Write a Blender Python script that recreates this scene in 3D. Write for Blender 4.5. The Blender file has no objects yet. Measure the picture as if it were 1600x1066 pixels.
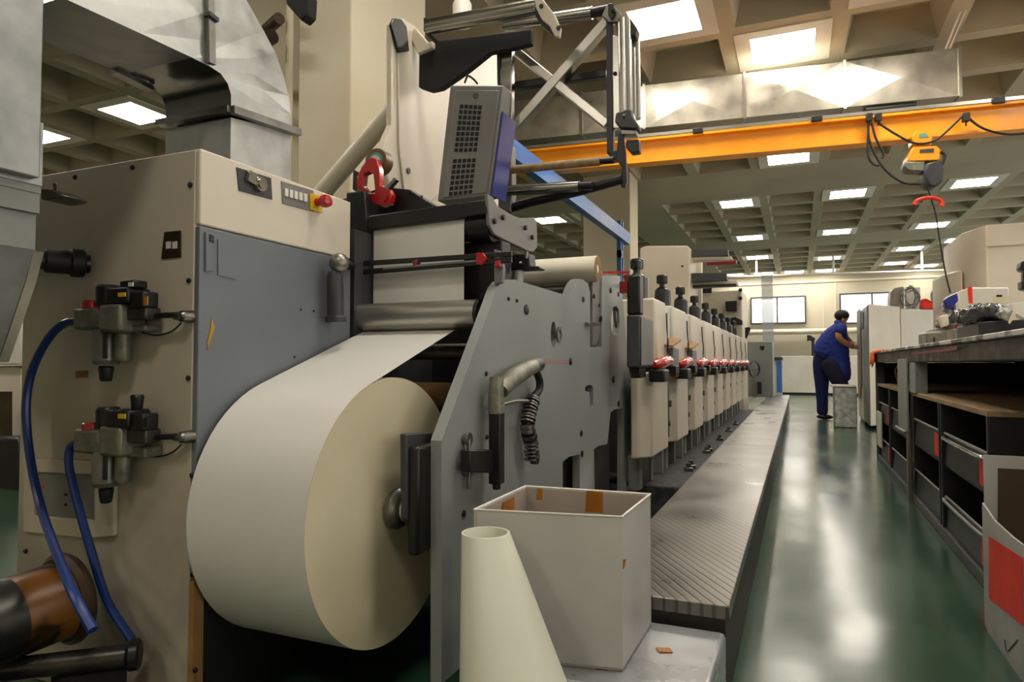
import bpy, bmesh, math, random
from mathutils import Vector, Matrix
from mathutils.geometry import tessellate_polygon
random.seed(7)
S = bpy.context.scene
COL = S.collection
# ---------------------------------------------------------------- camera
F = 1050.0; YAW = math.radians(23.1); PIT = math.atan(35 / 1050.0); EYE = 0.86
FH = Vector((-math.sin(YAW), math.cos(YAW), 0)); RT = Vector((math.cos(YAW), math.sin(YAW), 0))
FW = math.cos(PIT) * FH + Vector((0, 0, math.sin(PIT)))
UP = -math.sin(PIT) * FH + Vector((0, 0, math.cos(PIT)))
cd = bpy.data.cameras.new('camera'); cam = bpy.data.objects.new('camera', cd); COL.objects.link(cam)
cd.sensor_width = 36; cd.lens = 36 * F / 1600; cd.clip_start = 0.05; cd.clip_end = 200
cam.matrix_world = Matrix(((RT.x, UP.x, -FW.x, 0), (RT.y, UP.y, -FW.y, 0), (RT.z, UP.z, -FW.z, EYE), (0, 0, 0, 1)))
S.camera = cam

def P(px, py, ax, v):
    """survey point of the photograph on a world plane X=, Y= or Z=v"""
    d = FW + RT * ((px - 800) / F) + UP * (-(py - 533) / F)
    i = 'XYZ'.index(ax); o = Vector((0, 0, EYE))
    return o + d * ((v - o[i]) / d[i])

def PL(pts, ax, v): return [P(x, y, ax, v) for x, y in pts]

# ---------------------------------------------------------------- materials
def hexc(h):
    if isinstance(h, (tuple, list)): return tuple(h) + (1,)
    c = [int(h[i:i + 2], 16) / 255 for i in (0, 2, 4)]
    return tuple(x / 12.92 if x <= .04045 else ((x + .055) / 1.055) ** 2.4 for x in c) + (1,)

def mat(name, col, rough=.5, metal=0., col2=None, scale=6., detail=4., bump=0., bscale=None, rvar=0., emit=0., kind='noise', stretch=None, coat=0., lo=.35, hi=.65, trans=0., spec=None):
    m = bpy.data.materials.new(name); m.use_nodes = True
    nt = m.node_tree; N = nt.nodes; L = nt.links; b = N['Principled BSDF']
    b.inputs['Base Color'].default_value = hexc(col); b.inputs['Roughness'].default_value = rough; b.inputs['Metallic'].default_value = metal
    if coat: b.inputs['Coat Weight'].default_value = coat; b.inputs['Coat Roughness'].default_value = .08
    if spec is not None: b.inputs['Specular IOR Level'].default_value = spec
    if trans: b.inputs['Transmission Weight'].default_value = trans
    if emit:
        b.inputs['Emission Color'].default_value = hexc(col); b.inputs['Emission Strength'].default_value = emit
    tc = N.new('ShaderNodeTexCoord'); mp = N.new('ShaderNodeMapping'); L.new(tc.outputs['Object'], mp.inputs[0])
    if stretch: mp.inputs['Scale'].default_value = stretch
    if kind == 'voronoi':
        t = N.new('ShaderNodeTexVoronoi'); t.inputs['Scale'].default_value = scale; out = t.outputs['Color']
        bw = N.new('ShaderNodeRGBToBW'); L.new(out, bw.inputs[0]); out = bw.outputs[0]
    else:
        t = N.new('ShaderNodeTexNoise'); t.inputs['Scale'].default_value = scale; t.inputs['Detail'].default_value = detail; out = t.outputs['Fac']
    L.new(mp.outputs[0], t.inputs['Vector'])
    if col2 is not None:
        r = N.new('ShaderNodeValToRGB'); r.color_ramp.elements[0].position = lo; r.color_ramp.elements[1].position = hi
        r.color_ramp.elements[0].color = hexc(col2); r.color_ramp.elements[1].color = hexc(col)
        L.new(out, r.inputs[0]); L.new(r.outputs[0], b.inputs['Base Color'])
    if rvar:
        mr = N.new('ShaderNodeMapRange'); mr.inputs['From Min'].default_value = .3; mr.inputs['From Max'].default_value = .7
        mr.inputs['To Min'].default_value = max(.02, rough - rvar); mr.inputs['To Max'].default_value = min(1, rough + rvar)
        L.new(out, mr.inputs[0]); L.new(mr.outputs[0], b.inputs['Roughness'])
    if bump:
        t2 = N.new('ShaderNodeTexNoise'); t2.inputs['Scale'].default_value = bscale or scale * 4; t2.inputs['Detail'].default_value = 3
        L.new(mp.outputs[0], t2.inputs['Vector'])
        bp = N.new('ShaderNodeBump'); bp.inputs['Strength'].default_value = bump; bp.inputs['Distance'].default_value = .01
        L.new(t2.outputs['Fac'], bp.inputs['Height']); L.new(bp.outputs[0], b.inputs['Normal'])
    return m

M = {}
def mk(k, *a, **kw): M[k] = mat(k, *a, **kw)
mk('cream', 'd8cebd', .42, col2='cfc4b2', scale=2, rvar=.06)
mk('cream_dim', 'cbc0ae', .5, col2='beb39f', scale=2.2, rvar=.08)
mk('press_cream', 'd6cdbb', .38, col2='ccc2ae', scale=3)
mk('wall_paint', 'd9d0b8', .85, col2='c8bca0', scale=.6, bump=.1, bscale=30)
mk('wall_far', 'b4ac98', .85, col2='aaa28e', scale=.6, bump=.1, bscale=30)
mk('ceil_paint', 'b5ab94', .9, col2='a9a08a', scale=.8, bump=.08, bscale=20)
mk('white_paint', 'dedad0', .45, col2='d2cdc0', scale=2)
mk('panel_grey', '6f747a', .4, col2='666b71', scale=1.6, rvar=.08)
mk('frame_grey', '8d9290', .42, col2='858a88', scale=2.5, rvar=.07)
mk('frame_edge', '777c7c', .4)
mk('mid_grey', '7c7a77', .45, col2='706e6b', scale=4)
mk('dark_grey', '3c3d3f', .45, col2='323335', scale=6)
mk('black', '101012', .38, col2='18181a', scale=8)
mk('black_matte', '0b0b0c', .75)
mk('rubber', '141414', .6, bump=.1)
mk('steel', 'b9b7b0', .22, 1., col2='a5a39c', scale=3, stretch=(1, 1, 12), rvar=.06)
mk('steel_dull', '95938d', .38, 1., col2='7b7973', scale=9, rvar=.1)
mk('chrome', 'd8d8d4', .12, 1.)
mk('alu', 'c4c1b8', .3, 1., col2='b3b0a6', scale=4)
mk('galv', 'c6c7c3', .36, .72, col2='b4b5b2', scale=16, detail=6, rvar=.08, bump=.12, bscale=5)
mk('throat', '8f928c', .24, .9, col2='767972', scale=4, rvar=.05)
mk('galv_mid', '9d9e9c', .4, .6, col2='868886', scale=14, detail=6, rvar=.08, bump=.1, bscale=5)
mk('galv_dark', '7d7e78', .42, .5, col2='6e6f69', scale=12, rvar=.1)
mk('galv_far', 'b3aea0', .36, .75, col2='9b978b', scale=5, rvar=.1, bump=.15, bscale=2)
mk('paper', 'dedcd6', .30, col2='d8d5ce', scale=1.2, spec=.6)
mk('paper_end', 'd8ceb0', .6, col2='cfc4a4', scale=3)
mk('paper_warm', 'e0d9c6', .55)
mk('kraft', '9a7446', .7, col2='84602f', scale=8)
mk('amber', 'b8761c', .35, col2='9a5e12', scale=14)
mk('amber_torn', '6e4412', .3, col2='2a1a0c', scale=7, detail=3, lo=.44, hi=.5, rvar=.1)
mk('cardboard_white', 'c9c6c0', .5, col2='bdbab5', scale=4, rvar=.1)
mk('card_in', 'b0a49a', .7, col2='9f948a', scale=3)
mk('milky', 'd6d6c6', .38, col2='cccdbb', scale=2, rvar=.08)
mk('red', 'b3141a', .25, coat=.5)
mk('red_flat', 'f2341a', .5, col2='e22a12', scale=10)
mk('red_dark', '7d1518', .35)
mk('orange', 'f8a416', .36, col2='ec980e', scale=2.5, rvar=.1)
mk('blue_paint', '3f6fb0', .4, col2='3766a5', scale=5)
mk('blue_side', '2c3688', .35, col2='272f78', scale=5)
mk('hose_blue', '12306f', .3)
mk('yellow', 'd9b01a', .4)
mk('brass', 'a8843c', .3, 1.)
mk('cast', '8b8a7c', .48, .55, col2='6f6e62', scale=22, bump=.2)
mk('bowl', '7a7a6e', .3, .3, col2='66665b', scale=12)
mk('wood', 'a58b68', .6, col2='8c7250', scale=5, stretch=(8, 1, 8))
mk('bench_top', 'd6d2c8', .45, col2='2b2724', scale=7, detail=9, lo=.44, hi=.56, rvar=.2, bump=.2)
mk('bench_edge', '4a443e', .5, col2='1d1b1a', scale=14, detail=8, rvar=.2)
mk('shelf_dark', '141518', .5, col2='141517', scale=7)
mk('tray', '2c3138', .4, col2='1b1e22', scale=6)
mk('plastic_bag', '18181a', .18, col2='3c3c3e', scale=16, lo=.5, hi=.75, bump=1., bscale=25)
mk('film', '9d9e98', .25, col2='4b4c48', scale=26, detail=6, bump=1., bscale=30)
mk('crate_wood', '8e887a', .6, col2='6d685c', scale=12)
mk('shirt', '2a3da0', .8, col2='23348c', scale=8, bump=.3, bscale=14)
mk('trousers', '1c2468', .85, col2='171e58', scale=8, bump=.3, bscale=14)
mk('trousers_dark', '1f1a3a', .85, col2='18142e', scale=8, bump=.3, bscale=14)
mk('skin', 'c08a5c', .55, col2='b47e52', scale=9)
mk('hair', '120e0c', .5, bump=.6, bscale=60)
mk('shoe', '0e0e10', .4)
mk('poly', 'c3c6c0', .55, col2='8f938e', scale=14, detail=8, bump=.3)
mk('brown_metal', '4a3a26', .4, .4, col2='2f2519', scale=6)
mk('dark_steel', '53514c', .3, .8, col2='35332f', scale=7, rvar=.12)
mk('step_sheet', 'b9bdc0', .3, .55, col2='9ea2a6', scale=5, detail=6, rvar=.12, bump=.15, bscale=6)
mk('steel_satin', 'aeaca4', .36, 1.)
mk('skirt', '38352f', .5, .3, col2='2c2a26', scale=1.5)
mk('tape_brown', '6a4a2a', .35)
mk('teal', '4f9a90', .5)
mk('dust', '4e4f4f', .7, col2='2f3030', scale=30, detail=8, bump=.4)
mk('glass_clear', 'b8c0c0', .15)
mk('window_glow', 'f4f7fa', .5, emit=1.3)
mk('lamp_glow', 'fff6e8', .5, emit=33.)
# green epoxy floor
def floor_mat():
    m = mat('green_floor', '33523c', .2, col2='26402f', scale=.9, rvar=.05, spec=.6)
    nt = m.node_tree; N = nt.nodes; L = nt.links; b = N['Principled BSDF']
    tc = [n for n in N if n.type == 'TEX_COORD'][0]
    t = N.new('ShaderNodeTexNoise'); t.inputs['Scale'].default_value = 2.2; t.inputs['Detail'].default_value = 2
    L.new(tc.outputs['Object'], t.inputs['Vector'])
    bp = N.new('ShaderNodeBump'); bp.inputs['Strength'].default_value = .10; bp.inputs['Distance'].default_value = .05
    L.new(t.outputs['Fac'], bp.inputs['Height']); L.new(bp.outputs[0], b.inputs['Normal'])
    return m
M['floor'] = floor_mat()
# ribbed tread plate for the platform
def tread_mat():
    m = mat('tread_plate', '87847e', .34, .8, col2='6b6863', scale=3, rvar=.1)
    nt = m.node_tree; N = nt.nodes; L = nt.links; b = N['Principled BSDF']
    tc = [n for n in N if n.type == 'TEX_COORD'][0]
    mp = N.new('ShaderNodeMapping'); mp.inputs['Rotation'].default_value = (0, 0, math.radians(-33.5)); L.new(tc.outputs['Object'], mp.inputs[0])
    w = N.new('ShaderNodeTexWave'); w.inputs['Scale'].default_value = 12; w.inputs['Distortion'].default_value = .4; w.inputs['Detail'].default_value = 1
    L.new(mp.outputs[0], w.inputs['Vector'])
    cr = N.new('ShaderNodeValToRGB'); cr.color_ramp.elements[0].position = .02; cr.color_ramp.elements[1].position = .3
    L.new(w.outputs['Fac'], cr.inputs[0])
    bp = N.new('ShaderNodeBump'); bp.inputs['Distance'].default_value = .004
    sx = N.new('ShaderNodeSeparateXYZ'); L.new(tc.outputs['Object'], sx.inputs[0])
    fr_ = N.new('ShaderNodeMapRange'); fr_.inputs['From Min'].default_value = -4.1; fr_.inputs['From Max'].default_value = -2.9; fr_.inputs['To Min'].default_value = .4; fr_.inputs['To Max'].default_value = .03
    L.new(sx.outputs[1], fr_.inputs[0]); L.new(fr_.outputs[0], bp.inputs['Strength'])
    L.new(cr.outputs[0], bp.inputs['Height']); L.new(bp.outputs[0], b.inputs['Normal'])
    rmp = [n for n in N if n.type == 'VALTORGB' and n != cr][0]
    mx = N.new('ShaderNodeMix'); mx.data_type = 'RGBA'; mx.blend_type = 'MULTIPLY'; L.new(fr_.outputs[0], mx.inputs[0])
    L.new(rmp.outputs[0], mx.inputs[6]); L.new(cr.outputs[0], mx.inputs[7]); L.new(mx.outputs[2], b.inputs['Base Color'])
    return m
M['tread'] = tread_mat()
def darken_low(key, new, dark, lo_z, hi_z, amt=.8):
    """copy of a paint mixed unevenly to a darker tone towards the floor"""
    m = M[key].copy(); m.name = new; nt = m.node_tree; N = nt.nodes; L = nt.links; b = N['Principled BSDF']
    g = N.new('ShaderNodeNewGeometry'); s = N.new('ShaderNodeSeparateXYZ'); L.new(g.outputs['Position'], s.inputs[0])
    n = N.new('ShaderNodeTexNoise'); n.inputs['Scale'].default_value = 7; n.inputs['Detail'].default_value = 6; L.new(g.outputs['Position'], n.inputs['Vector'])
    mr = N.new('ShaderNodeMapRange'); mr.inputs['From Min'].default_value = lo_z; mr.inputs['From Max'].default_value = hi_z
    mr.inputs['To Min'].default_value = amt; mr.inputs['To Max'].default_value = 0; L.new(s.outputs[2], mr.inputs[0])
    mu = N.new('ShaderNodeMath'); mu.operation = 'MULTIPLY'; L.new(mr.outputs[0], mu.inputs[0]); L.new(n.outputs['Fac'], mu.inputs[1])
    mx = N.new('ShaderNodeMix'); mx.data_type = 'RGBA'; L.new(mu.outputs[0], mx.inputs[0])
    src = b.inputs['Base Color'].links[0].from_socket; L.new(src, mx.inputs[6]); mx.inputs[7].default_value = hexc(dark)
    L.new(mx.outputs[2], b.inputs['Base Color']); M[new] = m
darken_low('cream_dim', 'cream_low_dark', '4d463c', 0., .9, 1.1)  # cabinet paint blended darker towards the floor
darken_low('cardboard_white', 'box_soiled', '5c5a58', .18, .5, .9)

# ---------------------------------------------------------------- mesh building
class MB:
    def __init__(s): s.v = []; s.f = []; s.mi = []; s.cur = 0
    def add(s, vs, fs):
        o = len(s.v); s.v += [Vector(a) for a in vs]; s.f += [[i + o for i in f] for f in fs]; s.mi += [s.cur] * len(fs); return s
    def box(s, x0, x1, y0, y1, z0, z1):
        return s.hexa([(x0, y0, z0), (x1, y0, z0), (x1, y1, z0), (x0, y1, z0)], [(x0, y0, z1), (x1, y0, z1), (x1, y1, z1), (x0, y1, z1)])
    def hexa(s, a, b):
        return s.add(list(a) + list(b), [[3, 2, 1, 0], [4, 5, 6, 7], [0, 1, 5, 4], [1, 2, 6, 5], [2, 3, 7, 6], [3, 0, 4, 7]])
    def prism(s, pts, vec, holes=()):
        vec = Vector(vec); loops = [[Vector(p) for p in pts]] + [[Vector(p) for p in h] for h in holes]
        flat = [p for l in loops for p in l]; n = len(flat)
        tri = tessellate_polygon(loops) if (holes or len(pts) > 4) else None
        fs = [list(t) for t in tri] + [[i + n for i in reversed(t)] for t in tri] if tri else [list(range(n)), [i + n for i in reversed(range(n))]]
        k = 0
        for l in loops:
            m = len(l)
            for i in range(m): j = (i + 1) % m; fs.append([k + i, k + j, k + j + n, k + i + n])
            k += m
        return s.add(flat + [p + vec for p in flat], fs)
    def cyl(s, a, b, r0, r1=None, n=24, caps=True):
        a = Vector(a); b = Vector(b); r1 = r0 if r1 is None else r1; d = (b - a).normalized()
        u = d.orthogonal().normalized(); w = d.cross(u)
        R = [(u * math.cos(2 * math.pi * i / n) + w * math.sin(2 * math.pi * i / n)) for i in range(n)]
        vs = [a + q * r0 for q in R] + [b + q * r1 for q in R]
        fs = [[i, (i + 1) % n, (i + 1) % n + n, i + n] for i in range(n)]
        if caps: fs += [list(range(n))[::-1], list(range(n, 2 * n))]
        return s.add(vs, fs)
    def ring(s, a, b, ro, ri, n=32):
        a = Vector(a); b = Vector(b); d = (b - a).normalized(); u = d.orthogonal().normalized(); w = d.cross(u)
        vs = []
        for c, rr in ((a, ro), (b, ro), (b, ri), (a, ri)):
            vs += [c + (u * math.cos(2 * math.pi * i / n) + w * math.sin(2 * math.pi * i / n)) * rr for i in range(n)]
        fs = [[k * n + i, k * n + (i + 1) % n, ((k + 1) % 4) * n + (i + 1) % n, ((k + 1) % 4) * n + i] for k in range(4) for i in range(n)]
        return s.add(vs, fs)
    def lathe(s, a, axis, prof, n=28):
        """prof: list of (distance along axis, radius)"""
        a = Vector(a); d = Vector(axis).normalized(); u = d.orthogonal().normalized(); w = d.cross(u); vs = []
        for t, r in prof: vs += [a + d * t + (u * math.cos(2 * math.pi * i / n) + w * math.sin(2 * math.pi * i / n)) * max(r, 1e-4) for i in range(n)]
        m = len(prof)
        fs = [[k * n + i, k * n + (i + 1) % n, (k + 1) * n + (i + 1) % n, (k + 1) * n + i] for k in range(m - 1) for i in range(n)]
        fs += [list(range(n))[::-1], list(range((m - 1) * n, m * n))]
        return s.add(vs, fs)
    def tube(s, pts, r, n=10, smooth=6):
        pts = [Vector(p) for p in pts]
        if smooth and len(pts) > 2:
            q = []
            for i in range(len(pts) - 1):
                p0 = pts[max(i - 1, 0)]; p1 = pts[i]; p2 = pts[i + 1]; p3 = pts[min(i + 2, len(pts) - 1)]
                for k in range(smooth):
                    t = k / smooth
                    q.append(.5 * ((2 * p1) + (p2 - p0) * t + (2 * p0 - 5 * p1 + 4 * p2 - p3) * t * t + (3 * p1 - p0 - 3 * p2 + p3) * t ** 3))
            q.append(pts[-1]); pts = q
        vs = []; u = None
        for i, p in enumerate(pts):
            d = (pts[min(i + 1, len(pts) - 1)] - pts[max(i - 1, 0)]).normalized()
            if u is None: u = d.orthogonal().normalized()
            u = (u - d * u.dot(d)).normalized(); w = d.cross(u)
            rr = r(i / (len(pts) - 1)) if callable(r) else r
            vs += [p + (u * math.cos(2 * math.pi * k / n) + w * math.sin(2 * math.pi * k / n)) * rr for k in range(n)]
        m = len(pts)
        fs = [[k * n + i, k * n + (i + 1) % n, (k + 1) * n + (i + 1) % n, (k + 1) * n + i] for k in range(m - 1) for i in range(n)]
        fs += [list(range(n))[::-1], list(range((m - 1) * n, m * n))]
        return s.add(vs, fs)
    def bar(s, a, b, w, h, up=(0, 0, 1)):
        a = Vector(a); b = Vector(b); d = (b - a).normalized(); x = d.cross(Vector(up)).normalized(); y = x.cross(d)
        q = [x * w / 2 + y * h / 2, -x * w / 2 + y * h / 2, -x * w / 2 - y * h / 2, x * w / 2 - y * h / 2]
        return s.hexa([a + k for k in q], [b + k for k in q])
    def sphere(s, c, r, n=16, sc=(1, 1, 1)):
        c = Vector(c); vs = []; h = n // 2
        for i in range(h + 1):
            for j in range(n):
                t = math.pi * i / h; p = 2 * math.pi * j / n
                vs.append(c + Vector((r * sc[0] * math.sin(t) * math.cos(p), r * sc[1] * math.sin(t) * math.sin(p), r * sc[2] * math.cos(t))))
        return s.add(vs, [[i * n + j, i * n + (j + 1) % n, (i + 1) * n + (j + 1) % n, (i + 1) * n + j] for i in range(h) for j in range(n)])
    def build(s, name, mats, parent=None, bevel=0., smooth=30, seg=2):
        me = bpy.data.meshes.new(name)
        mats = mats if isinstance(mats, (list, tuple)) else [mats]
        pm = parent.matrix_world.inverted() if parent else Matrix()
        if parent is None: org = Vector((0, 0, 0))
        else:
            org = Vector((0, 0, 0)); q = parent
            while q: org += q.location; q = q.parent
        me.from_pydata([tuple(v - org) for v in s.v], [], s.f)
        for k in mats: me.materials.append(M[k] if isinstance(k, str) else k)
        me.polygons.foreach_set('material_index', s.mi)
        bm = bmesh.new(); bm.from_mesh(me)
        bmesh.ops.remove_doubles(bm, verts=bm.verts, dist=1e-6)
        bmesh.ops.recalc_face_normals(bm, faces=bm.faces); bm.to_mesh(me); bm.free()
        if smooth:
            me.shade_smooth(); me.set_sharp_from_angle(angle=math.radians(smooth))
        o = bpy.data.objects.new(name, me); COL.objects.link(o)
        if parent: o.parent = parent
        if bevel:
            b = o.modifiers.new('bevel', 'BEVEL'); b.width = bevel; b.segments = seg; b.limit_method = 'ANGLE'; b.angle_limit = math.radians(40); b.harden_normals = False
        return o

def tag(o, label, cat, group=None, kind=None):
    if label: o['label'] = label
    if cat: o['category'] = cat
    if group: o['group'] = group
    if kind: o['kind'] = kind
    return o
def empty(name, loc, label, cat, group=None):
    o = bpy.data.objects.new(name, None); COL.objects.link(o); o.location = Vector(loc); o.empty_display_size = .1
    return tag(o, label, cat, group)
def struct(o): o['kind'] = 'structure'; return o
def lab(o, l): o['label'] = l; return o
def kids(o): return [c for c in bpy.data.objects if c.parent == o]
def copy_tree(o, parent=None):
    c = o.copy(); COL.objects.link(c)
    if parent: c.parent = parent
    for k in kids(o): copy_tree(k, c)
    return c
def circ(c, r, ax, n=20, sy=1.):
    c = Vector(c); out = []
    for i in range(n):
        a = 2 * math.pi * i / n; p, q = r * math.cos(a), r * sy * math.sin(a)
        out.append(c + (Vector((0, p, q)) if ax == 'X' else Vector((p, 0, q)) if ax == 'Y' else Vector((p, q, 0))))
    return out
# ================================================================ ROOM
CZ = 3.85
b = MB(); b.box(-11.2, 7.2, -4.2, 24.7, -.1, 0); struct(b.build('floor', 'floor', smooth=0))
b = MB(); b.box(-11.2, 7.2, 24.5, 24.7, 0, 4.2)
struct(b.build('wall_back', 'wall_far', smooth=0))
b = MB(); b.box(-11.2, 7.2, -4.2, -4, 0, 4.2); struct(b.build('wall_front', 'wall_paint', smooth=0))
b = MB(); b.box(-11.2, -11, -4, 24.5, 0, 4.2); struct(b.build('wall_left', 'wall_paint', smooth=0))
PI = .93
rowsA = [6.74 + PI * k for k in range(-11, 5)]; rowsB = [13.1 + PI * k for k in range(5)]; rowsC = [19.1 + PI * k for k in range(6)]
xr = [-.1 + PI * k for k in range(-2, 8)]; xlA = [-7.25 + PI * k for k in range(-4, 5)]; xlB = [-4.73 + PI * k for k in range(-6, 2)]
LAMPS = [(-.1, 6.74), (-1.03, 5.81), (.83, 5.81), (-.1, 10.46), (-1.03, 13.1), (.83, 13.1), (2.69, 13.1), (-1.03, 16.82), (.83, 16.82), (2.69, 16.82),
         (-1.03, 20.03), (.83, 20.96), (2.69, 20.03), (3.62, 19.1), (-1.96, 23.75), (-1.03, 23.75), (-.1, 23.75), (.83, 23.75), (2.69, 22.82), (3.62, 23.75),
         (-7.25, 5.53), (-9.11, 5.53), (-7.25, 1.81), (-4.46, 1.81), (-5.39, -1.91), (-.1, -.7), (-4.73, 13.1), (2.69, 3.95), (-1.03, 2.09), (.83, 2.09), (2.69, 7.67), (-5.39, 9.25), (-1.96, -2.56)]  # entries beyond the view are extra lamps added to brighten the room
def near_lamp(x, y): return any(abs(x - a) < .1 and abs(y - c) < .1 for a, c in LAMPS)
b = MB(); xs_done = []
def flat(x0, x1, y0, y1):
    if x1 - x0 > 1e-4 and y1 - y0 > 1e-4: b.add([(x0, y0, CZ), (x0, y1, CZ), (x1, y1, CZ), (x1, y0, CZ)], [[0, 1, 2, 3]])
def coffer(x, y):
    h = PI / 2; o = .385; t = .31; zt = CZ + .30
    if near_lamp(x, y): flat(x - h, x + h, y - h, y + h); return
    q = lambda r, z: [(x - r, y - r, z), (x - r, y + r, z), (x + r, y + r, z), (x + r, y - r, z)]
    b.add(q(h, CZ) + q(o, CZ) + q(o - .012, CZ + .05) + q(t, zt), [[i, (i + 1) % 4, (i + 1) % 4 + 4, i + 4] for i in range(4)] + [[i + 4, (i + 1) % 4 + 4, (i + 1) % 4 + 8, i + 8] for i in range(4)] + [[i + 8, (i + 1) % 4 + 8, (i + 1) % 4 + 12, i + 12] for i in range(4)] + [[12, 13, 14, 15]])
ycur = -4.0
for rows, xl in ((rowsA, xlA), (rowsB, xlB), (rowsC, xlB)):
    y0, y1 = rows[0] - PI / 2, rows[-1] + PI / 2
    flat(-11, 7, ycur, y0)
    flat(-11, xl[0] - PI / 2, y0, y1); flat(xl[-1] + PI / 2, xr[0] - PI / 2, y0, y1); flat(xr[-1] + PI / 2, 7, y0, y1)
    for y in rows:
        for x in xl: coffer(x, y - (.28 if rows is rowsA else 0))
        for x in xr: coffer(x, y)
    ycur = y1
    if rows is rowsA: flat(xl[0] - PI / 2, xl[-1] + PI / 2, y1 - .28, y1)
flat(-11, 7, ycur, 24.5)
b.box(-11.2, 7.2, -4.2, 24.7, CZ + .36, CZ + .42)
ceil = struct(b.build('ceiling', 'ceil_paint', smooth=0))
# ceiling lamps
where = {(-.1, 6.74): 'above the silver duct nearest the machine, square and very bright', (-1.03, 5.81): 'cut by the top of the picture, beside the roller tower', (.83, 5.81): 'at the top edge above the end of the silver duct',
         (-.1, 10.46): 'just under the middle of the orange crane beam', (-1.03, 13.1): 'first below the beam on the line over the press', (.83, 13.1): 'hanging between the crane beam and the hoist, beside its cable loop',
         (2.69, 13.1): 'to the side of the yellow hoist, over the bench machines', (-1.03, 16.82): 'second in the line over the press', (.83, 16.82): 'second in the line over the aisle',
         (2.69, 16.82): 'straight below the hoist hook', (-1.03, 20.03): 'third in the line over the press, above the white rail', (.83, 20.96): 'crossed by the thin hanging rod over the aisle',
         (2.69, 20.03): 'beside the third hanging rod', (3.62, 19.1): 'behind the hoist cable near the tall white machine', (-1.96, 23.75): 'first of the last row by the back wall', (-1.03, 23.75): 'second of the last row by the back wall',
         (-.1, 23.75): 'third of the last row by the back wall', (.83, 23.75): 'fourth of the last row by the back wall', (2.69, 22.82): 'over the second window near the back wall', (3.62, 23.75): 'last one before the tall white machine at the back wall',
         (-7.25, 1.81): 'added out of view to brighten the outer cabinet side', (-4.46, 1.81): 'added out of view beside the near pillar as extra light', (-5.39, -1.91): 'added out of view behind the upright duct as extra light', (-.1, -.7): 'added out of view above the near aisle as extra light', (-7.25, 5.53): 'seen through the gap under the curved duct', (-9.11, 5.53): 'half hidden by the upright galvanised duct', (-4.73, 13.1): 'low behind the grey roller bracket near the blue jib',
         (2.69, 3.95): 'added out of view over the work bench', (-1.03, 2.09): 'added out of view over the paper roll', (.83, 2.09): 'added out of view over the near end of the aisle', (2.69, 7.67): 'added out of view over the far end of the bench', (-5.39, 9.25): 'added unseen behind the concrete pillar', (-1.96, -2.56): 'added out of view behind the viewer over the machine side'}
lp = None
for i, (x, y) in enumerate(LAMPS):
    if lp is None:
        lp = empty('ceiling_lamp', (0, 0, CZ), None, 'ceiling lamp', 'square lamps set in the coffered ceiling')
        b = MB(); b.prism([(-.41, -.41, CZ - .012), (.41, -.41, CZ - .012), (.41, .41, CZ - .012), (-.41, .41, CZ - .012)], (0, 0, .011), holes=[[(-.275, -.275, CZ - .012), (.275, -.275, CZ - .012), (.275, .275, CZ - .012), (-.275, .275, CZ - .012)]])
        b.build('lamp_frame', 'white_paint', lp, smooth=0)
        b = MB(); b.box(-.275, .275, -.275, .275, CZ - .010, CZ - .002); b.build('diffuser', 'lamp_glow', lp, smooth=0)
        o = lp
    else: o = copy_tree(lp)
    o.location = (x, y, CZ); o['label'] = 'square white ceiling lamp ' + where[(x, y)]
# back wall ledge, seams, windows
b = MB(); b.cyl((-2.5, 24.3, 1.92), (4.2, 24.3, 1.92), .09); 
tag(b.build('wall_pipe', 'cream_dim'), 'long dull horizontal pipe along the back wall below the windows', 'pipe')
b = MB(); b.box(-11, 7, 24.44, 24.5, 3.55, 3.62); struct(b.build('trim_1', 'wall_paint', smooth=0))
for n, x0, x1, z0, z1, xm in ((1, -1.455, .2, 2.25, 3.08, -.65), (2, 1.3, 2.85, 2.2, 3.1, 2.2)):
    y = 24.42
    b = MB(); t = .05
    b.box(x0 - t, x1 + t, y, 24.5, z1, z1 + t); b.box(x0 - t, x1 + t, y, 24.5, z0 - t, z0); b.box(x0 - t, x0, y, 24.5, z0, z1); b.box(x1, x1 + t, y, 24.5, z0, z1); b.box(xm - t / 2, xm + t / 2, y, 24.5, z0, z1)
    w = struct(b.build('window_%d' % n, 'dark_grey', smooth=0))
    b = MB(); b.box(x0, x1, 24.46, 24.49, z0, z1); g = b.build('window_glass', 'window_glow', w, smooth=0); g['kind'] = 'structure'
for i, x in enumerate((.75, 1.12, -2.2)):
    b = MB(); b.box(x, x + .03, 24.47, 24.5, 0, 3.6); struct(b.build('trim_%d' % (i + 2), 'cream_dim', smooth=0))
# concrete pillars
def pillar(n, x0, x1, y0, y1, m='wall_paint'):
    b = MB(); b.box(x0, x1, y0, y1, 0, CZ + .02); struct(b.build('column_%d' % n, m, bevel=.01))
pillar(1, -2.78, -2.39, 3.2, 4.05); pillar(2, -3.75, -2.95, 3.7, 4.3); pillar(3, -3.15, -2.39, 10.3, 10.85)
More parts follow.
